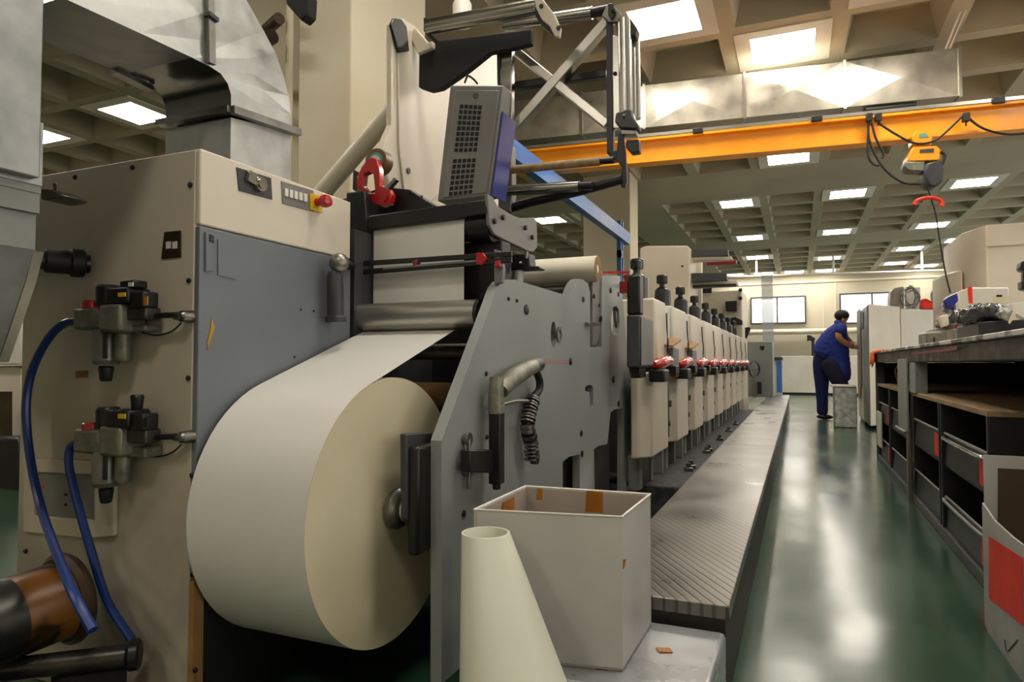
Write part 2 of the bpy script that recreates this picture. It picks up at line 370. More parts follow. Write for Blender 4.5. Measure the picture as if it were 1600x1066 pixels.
# brown pipework under the ceiling by the pillar
o = empty('pipe_bundle', (-2.9, 3., 2.8), 'brown pipes and a black bracket under the ceiling beside the pillar', 'pipes')
b = MB(); b.cyl((-3.6, 3.3, 2.8), (-2.85, 3.05, 2.80), .045); b.build('pipe', 'brown_metal', o)
b = MB(); b.cyl((-3.5, 3.4, 2.93), (-2.84, 3.1, 2.93), .035); b.build('pipe', 'brown_metal', o)
b = MB(); b.prism(PL([(448, -30), (482, -10), (480, 22), (470, 32), (446, 5)], 'Y', 2.9), (0, .08, 0)); b.build('bracket', 'black_matte', o, bevel=.01)
b = MB(); b.tube([(-2.83, 3.18, .2), (-2.83, 3.18, 3.8)], .022, smooth=0); tag(b.build('wall_conduit', 'wall_paint'), 'thin cream conduit running up the pillar behind the curved duct', 'conduit')
b = MB(); b.tube([(-9, 6.9, 3.5), (-5.4, 6.2, 3.5)], .09, smooth=0); tag(b.build('ceiling_pipe', 'kraft'), 'tan pipe under the ceiling seen between the galvanised ducts', 'pipe')

# ================================================================ OVERHEAD SILVER DUCT
def frame_dir(a, c):
    d = (Vector(c) - Vector(a)); L = d.length; d.normalize(); n = Vector((-d.y, d.x, 0)).normalized(); return d, n, L
DA = P(1500, 112, 'Z', 3.45); DB = P(1003, 167, 'Z', 3.45)
# duct runs along this oblique line
d, n, L = frame_dir(DB, DA)
scale_y = 1.0
duct = empty('ventilation_duct', DA, 'long silver rectangular ventilation duct hanging under the coffered ceiling', 'duct')
h = .215; w = .42
cuts = [-2.2, -.62, .02, 1.0 * L / 3 + .05, 2.0 * L / 3, L]
b = MB(); 
def seg(b, t0, t1, cx):
    a0 = DB + d * t0; a1 = DB + d * t1; up = Vector((0, 0, h)); mid = (a0 + a1) / 2 - n * .022
    A = [a0 - up, a1 - up, a1 + up, a0 + up]
    # cross-broken face
    b.add([*A, mid], [[0, 1, 4], [1, 2, 4], [2, 3, 4], [3, 0, 4]])
    B = [p + n * w for p in A]
    b.add(A + B, [[4, 5, 6, 7], [0, 1, 5, 4], [2, 3, 7, 6], [0, 3, 7, 4], [1, 2, 6, 5]])
for i in range(len(cuts) - 1):
    b = MB(); seg(b, cuts[i] + .012, cuts[i + 1] - .012, 1); b.build('duct_section', 'galv_far', duct, smooth=0)
for c in cuts[1:]:
    b = MB(); a = DB + d * c; b.hexa([a - d * .012 - n * .012 + Vector((0, 0, -h - .015)), a + d * .012 - n * .012 + Vector((0, 0, -h - .015)), a + d * .012 + n * (w + .015) + Vector((0, 0, -h - .015)), a - d * .012 + n * (w + .015) + Vector((0, 0, -h - .015))],
           [a - d * .012 - n * .012 + Vector((0, 0, h + .015)), a + d * .012 - n * .012 + Vector((0, 0, h + .015)), a + d * .012 + n * (w + .015) + Vector((0, 0, h + .015)), a - d * .012 + n * (w + .015) + Vector((0, 0, h + .015))]); b.build('flange', 'alu', duct)
b = MB(); a0 = DB + d * (L * .73) + n * .1 + Vector((0, 0, -h - .02)); b.bar(a0, a0 + d * .42, .14, .02); b.build('outlet_grille', 'black', duct)
for t in (L * .96,):
    b = MB(); a = DB + d * t - n * .02; b.cyl(a + Vector((0, 0, h)), a + Vector((.06, -.3, CZ - a.z)), .008, n=8); b.cyl(a + Vector((.03, 0, h)), a + Vector((.1, -.3, CZ - a.z)), .006, n=8); b.build('hanger_rod', 'white_paint', duct)
# second lower branch behind
br = empty('branch_duct', DB + n * .8, 'lower grey duct behind the roller tower and above the orange beam', 'duct')
for t0, t1 in ((-1.9, -.9), (-.88, -.05), (-.03, .9), (.92, 2.1)):
    b = MB(); a = DB + n * 1.05 + Vector((0, 0, .06)); q = [a + d * t0, a + d * t1, a + d * t1 + n * .5, a + d * t0 + n * .5]
    b.hexa([p + Vector((0, 0, -.09)) for p in q], [p + Vector((0, 0, .16)) for p in q]); b.build('duct_section', 'galv_dark', br, bevel=.008)

# ================================================================ CRANE
CA = P(1600, 183, 'Z', 2.86); CB = P(990, 240, 'Z', 2.86)
cd_, cn, cl = frame_dir(CB, CA)
C0 = CB - cd_ * 1.15; C1 = CA + cd_ * 3.0
crane = empty('crane_beam', CB, 'long orange overhead crane beam with pale rail along its top', 'crane beam')
b = MB(); b.bar(C0, C1, .05, .21); b.bar(C0 + Vector((0, 0, .106)), C1 + Vector((0, 0, .106)), .15, .02); b.bar(C0 - Vector((0, 0, .106)), C1 - Vector((0, 0, .106)), .15, .02); b.build('beam', 'orange', crane, smooth=0)
b = MB(); b.bar(C0 + Vector((0, 0, .14)) - cn * .05, C1 + Vector((0, 0, .14)) - cn * .05, .05, .028); b.build('rail', 'alu', crane, smooth=0)
for t in (.55, 1.55, 2.9):
    b = MB(); a = CB + cd_ * t - cn * .07 + Vector((0, 0, .13)); b.bar(a, a + cd_ * .09, .05, .05); b.build('stop_block', 'black', crane, bevel=.006)
FC = lambda px, py: (lambda dd: Vector((0, 0, EYE)) + dd * ((CB - Vector((0, 0, EYE)) - cn * .12).dot(cn) / dd.dot(cn)))(FW + RT * ((px - 800) / F) + UP * (-(py - 533) / F))
# festoon cables
for pts, l in (([(1508, 180), (1535, 200), (1575, 210), (1625, 205)], 'black festoon cable sagging from the crane beam to the picture edge'),
               ([(1505, 180), (1485, 200), (1460, 220), (1430, 224), (1400, 210), (1372, 192)], 'black festoon cable sagging in front of the yellow hoist'),
               ([(1356, 192), (1360, 225), (1380, 262), (1410, 285), (1440, 287)], 'long black cable looping from the crane beam down to the hoist motor'),
               ([(1362, 192), (1368, 215), (1380, 240), (1378, 248)], 'short black cable end hanging beside the long loop'),
               ([(1357, 200), (1356, 240), (1364, 256), (1374, 259)], 'thin black cable loop hanging at the inner side of the festoon')):
    b = MB(); b.tube([FC(*p) for p in pts], .009, n=8); tag(b.build('festoon_cable', 'rubber'), l, 'cable', 'festoon cables of the crane')
for px, l in ((1357, 'black cable clamp over the long cable loop'), (1371, 'black cable clamp nearest the hoist loop'), (1508, 'black cable clamp under the crane rail beyond the hoist')):
    b = MB(); a = FC(px, 184); b.bar(a - cd_ * .02, a + cd_ * .03, .05, .07); b.bar(a + Vector((0, 0, -.05)), a + cd_ * .01 + Vector((0, 0, -.05)), .02, .04)
    tag(b.build('cable_clamp', 'black', bevel=.006), l, 'clamp', 'cable clamps on the crane beam')
# hoist
hp = FC(1443, 235)
ho = empty('chain_hoist', hp, 'yellow chain hoist with dark motor hanging from the orange crane beam', 'hoist')
K = lambda pts, dep=.16, off=0: [FC(*p) + cn * off for p in pts]
b = MB(); b.prism(K([(1425, 212), (1430, 206), (1453, 206), (1458, 213), (1456, 226), (1426, 226)]), cn * .14); b.build('trolley', 'orange', ho, bevel=.01)
b = MB(); b.prism(K([(1436, 210), (1446, 208), (1451, 214), (1436, 215)], off=-.004), cn * .01); b.build('badge', 'teal', ho)
b = MB(); b.prism(K([(1419, 244), (1426, 229), (1465, 228), (1471, 234), (1470, 250), (1418, 252)]), cn * .18); b.build('housing', 'orange', ho, bevel=.012)
b = MB(); b.prism(K([(1437, 234), (1459, 232), (1459, 238), (1437, 239)], off=-.004), cn * .01); b.build('name_plate', 'dark_grey', ho)
b = MB(); b.prism(K([(1414, 252), (1446, 252), (1446, 268), (1418, 266), (1413, 260)]), cn * .14); b.build('gearbox', 'cast', ho, bevel=.012)
b = MB(); b.prism(K([(1445, 256), (1470, 250), (1475, 266), (1474, 284), (1462, 293), (1448, 290), (1442, 276)], off=-.02), cn * .18); b.build('motor', 'dark_grey', ho, bevel=.02)
b = MB(); b.tube([FC(1470, 237), FC(1476, 243), FC(1473, 255), FC(1468, 262)], .012, n=8); b.build('cable', 'rubber', ho)
b = MB(); b.tube([FC(1449, 291), FC(1455, 312), FC(1462, 335), FC(1469, 380), FC(1478, 430), FC(1485, 458)], .006, n=6); b.build('pendant_cable', 'rubber', ho)
hk = tag(MB().tube([FC(1428, 320), FC(1434, 313), FC(1450, 309), FC(1464, 311), FC(1472, 316), FC(1471, 322)], .016, n=8).build('hook_guard', 'red_flat'), 'faded red hook bar hanging on the hoist cable', 'hook')
# blue jib frame
jb = empty('jib_frame', (-2.2, 9.2, 0), 'blue steel jib frame of beam and post behind the roller tower', 'steel frame')
b = MB(); b.bar(P(790, 228, 'X', -2.2), P(980, 374, 'X', -2.2), .09, .16); b.build('beam', 'blue_paint', jb)
b = MB(); q = P(972, 374, 'X', -2.2); b.box(-2.26, -2.2, q.y - .06, q.y - .03, 0, q.z + .25); b.box(-2.26, -2.2, q.y + .05, q.y + .08, 0, q.z + .25)
for z in (1.1, 1.7, 2.3): b.box(-2.26, -2.2, q.y - .06, q.y + .08, z, z + .1)
b.build('post', 'blue_paint', jb)
# hanging white rail across the back
rl = empty('suspended_rail', (0, 20.5, 3.3), 'thin white rail hung on rods across the room near the back wall', 'rail')
b = MB(); b.tube([P(1040, 436, 'Y', 20.5), P(1512, 421, 'Y', 20.5)], .03, smooth=0); b.build('rail', 'white_paint', rl)
for px, py in ((1182, 431), (1302, 428), (1441, 423)):
    b = MB(); q = P(px, py, 'Y', 20.5); b.cyl(q, (q.x, q.y, CZ), .03, n=8); b.build('rod', 'white_paint', rl)

# ================================================================ CURVED DUCT ON THE CABINET
XD = -1.37; WD = .24
cv = empty('curved_duct', (XD, 1.4, 1.4), 'large galvanised elbow duct curving down into the top of the cream cabinet', 'duct')
thr = [(106, 0), (217, 51), (300, 90), (328, 104), (345, 115), (356, 131), (361, 148), (361, 172)]
out = [(360, -30), (385, 0), (412, 48), (430, 82), (443, 118), (451, 150), (454, 178), (454, 205)]
T = PL([(97, -4)] + thr[1:], 'X', XD); O = PL([(300, -140)] + out[1:], 'X', XD)
b = MB(); nT = len(T)
side = T + O[::-1]
wv = Vector((-WD, 0, 0))
n_ = nT
# flat cheek fanned with shallow creases
off = [0, .006, 0, .008, 0, .008, 0, 0]
mid = [((T[i] + O[i]) / 2 + Vector((off[i], 0, 0))) for i in range(n_)]
b.add(T + mid + O, [[i, i + 1, n_ + i + 1, n_ + i] for i in range(n_ - 1)] + [[n_ + i, n_ + i + 1, 2 * n_ + i + 1, 2 * n_ + i] for i in range(n_ - 1)])
b.build('side_cheek', 'galv', cv, smooth=0)
b = MB(); b.add(O + [p + wv for p in O], [[i, i + 1, n_ + i + 1, n_ + i] for i in range(n_ - 1)]); b.build('outer_skin', 'galv', cv, smooth=60)
b = MB(); TT = T[:2] + T[2:]; 
b.add(T[:3] + [p + wv for p in T[:3]], [[i, i + 1, 3 + i + 1, 3 + i] for i in range(2)]); b.build('underside', 'galv_mid', cv, smooth=0)
b = MB(); tt = T[2:]; m_ = len(tt); b.add(tt + [p + wv for p in tt], [[i, i + 1, m_ + i + 1, m_ + i] for i in range(m_ - 1)]); b.build('throat', 'throat', cv, smooth=60)
b = MB(); b.add([T[i] + wv for i in range(n_)] + [O[i] + wv for i in range(n_)], [[i, i + 1, n_ + i + 1, n_ + i] for i in range(n_ - 1)]); b.build('side_cheek', 'galv', cv, smooth=0)
b = MB(); b.add([T[0], O[0], O[0] + wv, T[0] + wv], [[0, 1, 2, 3]]); b.build('end_cap', 'galv', cv, smooth=0)
t_, o_ = T[-1], O[-1]
b = MB(); zb = 1.37; b.hexa([(XD, t_.y, zb), (XD, o_.y, zb), (XD - WD, o_.y, zb), (XD - WD, t_.y, zb)], [(XD, t_.y, t_.z - .02), (XD, o_.y, o_.z - .005), (XD - WD, o_.y, o_.z - .005), (XD - WD, t_.y, t_.z - .02)]); b.build('collar', 'galv', cv, smooth=0)
b = MB(); e = .012
b.bar((XD + e, t_.y - e, t_.z - .005), (XD + e, o_.y + .02, o_.z), .025, .02); b.bar((XD + e, t_.y - e, t_.z - .005), (XD - WD - e, t_.y - e, t_.z - .005), .025, .016); b.build('flange', 'steel_dull', cv)
b = MB(); b.bar(P(330, 100, 'X', XD + .012), P(327, -40, 'X', XD + .012), .02, .012, up=(1, 0, 0)); b.build('seam_strip', 'steel_dull', cv)
b = MB(); b.bar(P(331, 24, 'X', XD + .016), P(330, 30, 'X', XD + .016), .03, .02, up=(1, 0, 0)); b.build('clip', 'dark_grey', cv)
b = MB(); q = P(219, 124, 'Y', 1.2); b.bar(T[2] + wv + Vector((0, -.03, -.004)), T[3] + wv + Vector((0, .02, -.012)), .03, .012); b.build('edge_strip', 'steel_dull', cv)
# upright duct close to the camera
yq = .74
ud = empty('upright_duct', P(30, 500, 'Y', yq), 'upright galvanised duct with stacked flanges beside the cream cabinet', 'duct')
def rb(px0, px1, y0, y1, m, name, dep=.3, yy=yq, bev=.003):
    q = PL([(px0, y0), (px1, y0), (px1, y1), (px0, y1)], 'Y', yy + dep); xx0 = min(p.x for p in q); xx1 = max(q[1].x, q[2].x)
    z0, z1 = q[2].z, q[0].z
    b = MB(); b.box(xx0, q[1].x, yy, yy + dep, z0, z1); return b.build(name, m, ud, bevel=bev)
rb(-340, 73, -160, 277, 'galv_mid', 'upper_section', .12)
for y0, y1, px, k in ((264, 280, 57, 'galv_dark'), (281, 291, 66, 'galv_mid'), (293, 303, 64, 'galv_dark'), (305, 318, 58, 'galv_mid'), (320, 334, 62, 'galv_dark'), (337, 349, 50, 'galv_mid'), (350, 364, 49, 'galv_dark'), (366, 384, 46, 'galv_mid'), (386, 396, 55, 'galv_dark')):
    rb(-340, px, y0, y1, k, 'flange', .14, bev=0)
b = MB(); q = PL([(-140, 390), (54, 390), (39, 440), (-4, 566), (-140, 700)], 'Y', yq + .13); q = [p - Vector((0, .12, 0)) for p in q]; b.prism(q, (0, .12, 0)); b.build('tapered_section', 'galv_mid', ud, smooth=0)
b = MB(); q = PL([(51, 392), (53, 392), (40, 442), (-2, 566), (-7, 566), (34, 440)], 'Y', yq + .135); b.prism(q, (0, .02, 0)); b.build('edge_strip', 'alu', ud, smooth=0)
b = MB(); b.prism(PL([(64, 296), (80, 296), (94, 304), (92, 309), (74, 312), (64, 312)], 'Y', yq + .02), (0, .05, 0)); b.cyl(P(87, 300, 'Y', yq + .04), P(86, 287, 'Y', yq + .04), .004); b.build('clamp', 'dark_steel', ud, bevel=.003)
# black elbow pipe
t1 = P(140, 413, 'Y', 1.2)
bp = empty('black_pipe', t1, 'short black pipe with thick collar entering the cream cabinet front', 'pipe')
dx = Vector((-.12, -.24, -.0))
b = MB(); b.cyl(t1, t1 + dx * 1.42, .024); b.build('pipe', 'black', bp)
b = MB(); b.lathe(t1 + dx * .04, dx, [(0, .032), (.004, .037), (.03, .037), (.035, .031), (.085, .031), (.09, .027)]); b.build('collar', 'rubber', bp)
# ================================================================ CREAM CABINET
XC = -1.345; YC = 1.2
q0 = P(318, 234, 'X', XC); zt = q0.z; qf = P(545, 309, 'X', XC)
xl = P(35, 500, 'Y', YC).x
cab = empty('electrical_cabinet', (-1.7, 1.4, 0), 'big cream machine cabinet with grey side panel and a red stop button', 'cabinet')
b = MB(); b.box(xl, XC - .012, YC, 1.80, 0, zt); b.build('body', 'cream_low_dark', cab, bevel=.004)
# control band on the aisle side, and the grey door below it
b = MB(); b.prism([(XC - .012, YC + .012, zt), (XC, YC + .02, P(318, 353, 'X', XC).z), (XC - .012, 1.80, P(318, 353, 'X', XC).z), (XC - .012, 1.80, zt)], (.012, 0, 0)) if False else None
zb = P(320, 353, 'X', XC).z
b.box(XC - .012, XC + .004, YC, 1.80, zb, zt); band = b.build('control_panel', 'cream', cab, bevel=.004)
b = MB(); zp = P(315, 900, 'X', XC).z; b.box(XC - .011, XC + .006, YC, 1.80, zp, zb - .004); b.build('side_panel', 'panel_grey', cab, bevel=.003)
b = MB(); b.box(XC - .012, XC + .001, YC + .03, 1.80, 0, zp - .004); b.build('plinth', 'black_matte', cab)  # flat black sheet stands for the dark of the recess below the panel
b = MB(); b.box(XC - .012, XC + .004, YC, YC + .03, 0, zp - .004); b.build('corner_strip', 'kraft', cab)
X = 'X'; Y = 'Y'; Z = 'Z'
def plate(pts, ax, v, t, name, m, parent, bevel=.0, holes=(), smooth=30):
    """flat piece outlined on plane ax=v, thickness t going away from it"""
    vec = {'X': (t, 0, 0), 'Y': (0, t, 0), 'Z': (0, 0, t)}[ax]
    b = MB(); b.prism(PL(pts, ax, v), vec, holes=[PL(h, ax, v) for h in holes]); return b.build(name, m, parent, bevel=bevel, smooth=smooth)
sp = plate([(370, 261), (424, 278), (426, 312), (374, 298)], X, XC + .007, -.004, 'switch_plate', 'dark_grey', cab, .001)
kx = P(404, 288, X, XC + .008); b = MB(); b.cyl(kx, kx + Vector((.012, 0, 0)), .02); b.cyl(kx + Vector((.012, 0, 0)), kx + Vector((.016, 0, 0)), .014); b.bar(kx + Vector((.006, -.045, .012)), kx + Vector((.006, -.015, .006)), .01, .03); b.build('knob', 'chrome', sp)
sp2 = plate([(440, 283), (490, 298), (491, 331), (442, 318)], X, XC + .007, -.004, 'button_plate', 'mid_grey', cab, .001)
for i in range(5):
    x = 446 + i * 7.4; plate([(x, 294 + i * 2), (x + 5, 295.5 + i * 2), (x + 5, 308 + i * 2), (x, 306.5 + i * 2)], X, XC + .012, -.005, 'push_button', 'white_paint', sp2, .0008)
es = plate([(485, 302), (503, 306), (504, 333), (486, 327)], X, XC + .012, -.006, 'emergency_stop', 'yellow', cab, .001)
kx = P(495, 316, X, XC + .012); b = MB(); b.lathe(kx, (1, 0, 0), [(0, .012), (.02, .012), (.022, .018), (.034, .02), (.045, .017), (.048, .01)]); b.build('mushroom_button', 'red', es)
st = plate([(256, 362), (282, 360), (282, 402), (251, 405)], Y, YC - .004, .004, 'label_plate', 'brown_metal', cab, .002)
for x in (259, 269): plate([(x, 378), (x + 7, 377), (x + 7, 388), (x, 389)], Y, YC - .006, .003, 'rocker', 'white_paint', st)
plate([(118, 580), (137, 579), (137, 590), (118, 591)], Y, YC - .002, .002, 'sticker', 'kraft', cab)
ap = plate([(36, 716), (178, 722), (178, 838), (140, 842), (36, 832)], Y, YC - .012, .012, 'access_frame', 'cream_dim', cab, .003, holes=[[(54, 738), (147, 742), (147, 814), (52, 806)]])
ad = plate([(53, 737), (148, 741), (148, 815), (51, 808)], Y, YC - .003, .003, 'access_door', 'mid_grey', cab)
for x, y in ((103, 773), (103, 789), (64, 778)):
    k = P(x, y, Y, YC - .004); b = MB(); b.sphere(k, .005, 8); b.build('screw', 'black', ad)
plate([(57, 757), (70, 760), (58, 765)], Y, YC - .005, .001, 'triangle_mark', 'red_flat', ad)
for x, y in ((118, 277), (208, 262), (40, 459), (296, 439), (295, 591), (298, 289), (301, 743), (302, 898), (306, 1047), (41, 861)):
    k = P(x, y, Y, YC); b = MB(); b.lathe(k, (0, -1, 0), [(0, .0065), (.004, .0065), (.006, .004)], n=12); b.build('bolt', 'black', cab)
for x, y in ((470, 484), (490, 486), (460, 558)):
    k = P(x, y, X, XC + .006); b = MB(); b.sphere(k, .004, 8); b.build('screw', 'black', cab)
hg = plate([(322, 362), (334, 366), (334, 424), (322, 424)], X, XC + .012, -.007, 'hinge_cover', 'panel_grey', cab, .002)
plate([(328, 366), (334, 368), (335, 380), (328, 377)], X, XC + .014, -.004, 'latch', 'black', hg)
plate([(341, 374), (370, 380), (370, 437), (341, 430)], X, XC + .009, -.004, 'paper_note', 'panel_grey', cab)
plate([(331, 497), (336, 512), (330, 530), (325, 548), (324, 535), (329, 515)], X, XC + .0075, -.002, 'paint_scratch', 'brass', cab)
b = MB(); b.box(-1.46, -1.37, 1.82, 1.92, 0, .32); tag(b.build('wooden_block', 'kraft', bevel=.004), 'brown upright wooden block behind the cabinet corner under the paper roll', 'wood block')
# ---------------- air filter regulators
def regulator(dy, label, extra):
    g = lambda x, y, dep=0.: P(x, y + dy, Y, YC - dep)
    r = empty('filter_regulator', g(185, 500), label, 'air regulator', 'compressed air regulators on the cabinet front')
    def bx(x0, y0, x1, y1, d0, d1, name, m, bev=.004):
        a, c = g(x0, y1, (d0 + d1) / 2), g(x1, y0, (d0 + d1) / 2); b = MB(); b.box(a.x, c.x, YC - d1, YC - d0, a.z, c.z); return b.build(name, m, r, bevel=bev)
    def cy(x0, y0, x1, y1, d, name, m, taper=1., par=None):
        a, c = g((x0 + x1) / 2, y1, d), g((x0 + x1) / 2, y0, d); rr = (g(x1, y0, d) - g(x0, y0, d)).x / 2
        b = MB(); L = c.z - a.z; b.lathe(a, (0, 0, 1), [(0, rr * taper * .8), (L * .12, rr * taper), (L * .88, rr), (L, rr * .85)]); return b.build(name, m, par or r)
    b = MB(); a = g(122, 500, .04); c = g(150, 498, .04); b.lathe(a, (1, 0, 0), [(0, .012), (.01, .016), (.018, .016), (.024, .022), (c.x - a.x, .026)], n=14); b.build('inlet_fitting', 'cast', r)
    bx(130, 481, 172, 516, .012, .07, 'valve_body', 'cast', .008)
    cy(134, 470, 154, 484, .045, 'relief_cap', 'red'); cy(157, 446, 181, 479, .05, 'valve_knob', 'black')
    bd = bx(175, 476, 209, 520, .01, .085, 'regulator_body', 'cast', .008)
    bx(183, 450, 218, 476, .02, .085, 'adjuster_housing', 'black', .006)
    bx(185, 457, 196, 464, .085, .088, 'yellow_tag', 'yellow', 0)
    if extra: bx(198, 438, 220, 452, .035, .075, 'top_knob', 'black', .004); bx(201, 441, 208, 448, .075, .078, 'white_tag', 'white_paint', 0)
    else: cy(207, 427, 221, 452, .05, 'top_knob', 'black', .8)
    bx(216, 456, 236, 482, .03, .075, 'pressure_switch', 'black', .004)
    bx(225, 463, 231, 477, .075, .078, 'orange_tag', 'amber' if extra else 'black', 0)
    bx(208, 480, 240, 501, .02, .065, 'outlet_block', 'dark_steel', .005)
    bx(176, 508, 240, 520, .0, .05, 'mounting_bracket', 'cast', .004)
    bl = cy(152, 515, 180, 570, .045, 'filter_bowl', 'bowl'); cy(158, 572, 173, 596, .045, 'drain_cone', 'black', .8)
    bx(161, 520, 168, 560, .07, .074, 'sight_glass', 'black', .001)
    cy(183, 520, 200, 564, .04, 'lubricator_bowl', 'cast')
    b = MB(); b.cyl(g(238, 494, .035), g(276, 492, .035), .007); b.build('outlet_pipe', 'black', r)
    b = MB(); k = g(283, 494, .03); b.lathe(k + Vector((0, .03, 0)), (0, -1, 0), [(0, .016), (.03, .014), (.036, .009)], n=12); b.cyl(k + Vector((-.02, 0, 0)), k, .009); b.build('elbow_fitting', 'steel_dull', r)
    b = MB(); b.tube([g(283, 505, .02), g(268, 518, .015), g(245, 524, .015), g(222, 520, .03)], .0022, n=6); b.build('thin_tube', 'black', r)
regulator(0, 'upper compressed air filter regulator with orange tag and red cap on the cream cabinet', True)
regulator(190, 'lower compressed air filter regulator with tall round knob, above the grey access door', False)
b = MB(); b.tube([P(x, y, Y, YC - d) for x, y, d in ((122, 502, .05), (100, 506, .055), (75, 530, .06), (50, 580, .065), (41, 640, .07), (48, 720, .08), (66, 800, .12), (95, 880, .22), (118, 935, .27), (145, 985, .28))], .0105)
tag(b.build('air_hose', 'hose_blue'), 'long blue air hose arching from the upper regulator down to the floor', 'hose', 'blue air hoses')
b = MB(); b.tube([P(x, y, Y, YC - d) for x, y, d in ((124, 690, .05), (110, 700, .055), (108, 730, .06), (122, 790, .06), (145, 870, .055), (168, 940, .05), (206, 1000, .04))], .0105)
tag(b.build('air_hose', 'hose_blue'), 'short blue air hose from the lower regulator down beside the grey access door', 'hose', 'blue air hoses')
# ---------------- stored shafts at the cabinet foot
fl = P(112, 932, Y, YC - .08); dr = Vector((-.06, -.9, -.05)).normalized()
sr = empty('stored_roll', fl, 'dark roll with torn amber wrapping lying in front of the cabinet', 'roll')
b = MB(); b.lathe(fl, dr, [(0, .105), (.012, .112), (.02, .112), (.03, .10)], n=40); b.build('end_flange', 'brown_metal', sr)
b = MB(); b.lathe(fl + dr * .03, dr, [(0, .093), (.16, .092), (.165, .090)], n=40); b.build('amber_wrap', 'amber_torn', sr)
b = MB(); b.lathe(fl + dr * .14, dr, [(0, .0945), (.5, .0945)], n=40); b.build('dark_sleeve', 'dark_steel', sr)
b = MB()
for px, py in ((70, 985), (110, 1010)):
    pass
c = fl + dr * .25; b.box(c.x - .16, c.x + .12, c.y - .04, c.y + .04, 0, fl.z - .1); b.build('cradle', 'black_matte', sr)
f2 = P(220, 1022, Y, YC - .05); d2 = Vector((-.34, -.30, -.0)).normalized()
ps = empty('stored_shaft', f2, 'dark steel shaft with round collar lying below the amber wrapped roll', 'shaft')
b = MB(); b.lathe(f2, d2, [(0, .030), (.005, .036), (.022, .036), (.03, .028)]); b.build('collar', 'black', ps)
b = MB(); b.lathe(f2 + d2 * .03, d2, [(0, .026), (.7, .026)]); b.build('shaft', 'dark_steel', ps)
b = MB(); b.box(f2.x - .14, f2.x - .02, f2.y - .12, f2.y - .02, 0, f2.z - .027); b.build('rest', 'black_matte', ps)

# ================================================================ PAPER ROLL + WEB
XR0, XR1 = -1.325, -.98; YR, ZR, RR = 1.503, .482, .341
pr_ = empty('paper_roll', (XR1, YR, ZR), 'huge roll of white label paper unwinding upwards beside the cream cabinet', 'paper roll')
b = MB(); b.lathe((XR0, YR, ZR), (1, 0, 0), [(0, .05), (0, RR - .003), (.003, RR), (XR1 - XR0 - .003, RR)], n=128); 
b.build('wound_paper', 'paper', pr_, smooth=40)
b = MB(); b.ring((XR1 - .003, YR, ZR), (XR1, YR, ZR), RR - .0004, .04, n=128); b.build('end_face', 'paper_end', pr_, smooth=40)
b = MB(); b.ring((XR1 - .02, YR, ZR), (XR1 + .006, YR, ZR), .044, .038, n=40); b.build('core', 'kraft', pr_)
# the web: tangent from roll to idler, round it, up, over the black drum
Yid, Zid, Rid = 1.86, P(650, 494, Y, 1.86).z, .046
def tangent(C, R, Pt):
    dx_, dz_ = C[0] - Pt[0], C[1] - Pt[1]; D = math.hypot(dx_, dz_); a = math.atan2(dz_, dx_); off = math.asin(R / D); L = math.sqrt(D * D - R * R)
    return (Pt[0] + L * math.cos(a - off), Pt[1] + L * math.sin(a - off))
bt = (Yid - .01, Zid - Rid - .001)
tg = tangent((YR, ZR), RR + .0008, bt)
a_t = math.atan2(tg[1] - ZR, tg[0] - YR)
prof = [(YR + (RR + .0008) * math.cos(a_t + (1 - k / 24) * 2.4), ZR + (RR + .0008) * math.sin(a_t + (1 - k / 24) * 2.4)) for k in range(24)] + [tg, bt]
for k in range(1, 9): a = -math.pi / 2 - .2 + k * (math.pi / 2 + .2) / 8; prof.append((Yid + (Rid + .001) * math.cos(a), Zid + (Rid + .001) * math.sin(a)))
Yw = prof[-1][0]
ztop = P(660, 342, Y, Yw).z; Rd = .055
prof.append((Yw, ztop - .03))
for k in range(0, 7): a = math.pi + -k * (math.pi / 2) / 6; prof.append((Yw + Rd + Rd * math.cos(a), ztop - .03 + Rd * math.sin(a) * .8))
prof.append((Yw + .16, ztop + .012))
b = MB(); n = len(prof); b.add([(XR0, y, z) for y, z in prof] + [(XR1, y, z) for y, z in prof], [[i, i + 1, n + i + 1, n + i] for i in range(n - 1)])
wb = b.build('paper_web', 'paper', pr_, smooth=40)
# chuck and shaft
ck = empty('roll_chuck', (-.95, YR, ZR), 'silver domed chuck and black shaft holding the paper roll core', 'chuck')
b = MB(); b.lathe((XR1 - .01, YR, ZR), (1, 0, 0), [(0, .036), (.016, .036), (.017, .052), (.03, .052), (.042, .044), (.05, .03)], n=36); b.build('chuck_dome', 'steel_dull', ck)
b = MB(); b.cyl((XR1 + .04, YR, ZR), (-.885, YR, ZR), .021); b.ring((-.93, YR, ZR), (-.905, YR, ZR), .036, .018); b.build('shaft', 'dark_steel', ck)
b = MB(); b.ring((-.945, YR, ZR), (-.935, YR, ZR), .03, .02); b.build('white_ring', 'white_paint', ck)
b = MB(); b.box(-.905, -.873, YR - .05, YR + .14, ZR - .1, ZR + .17); b.cyl((-.92, YR + .02, ZR - .02), (-.9, YR + .02, ZR - .02), .05); b.build('lift_arm', 'black', ck, bevel=.008)
arm = plate([(635, 678), (676, 676), (676, 850), (636, 812)], X, -.9, -.02, 'arm_plate', 'dark_grey', ck, .004)

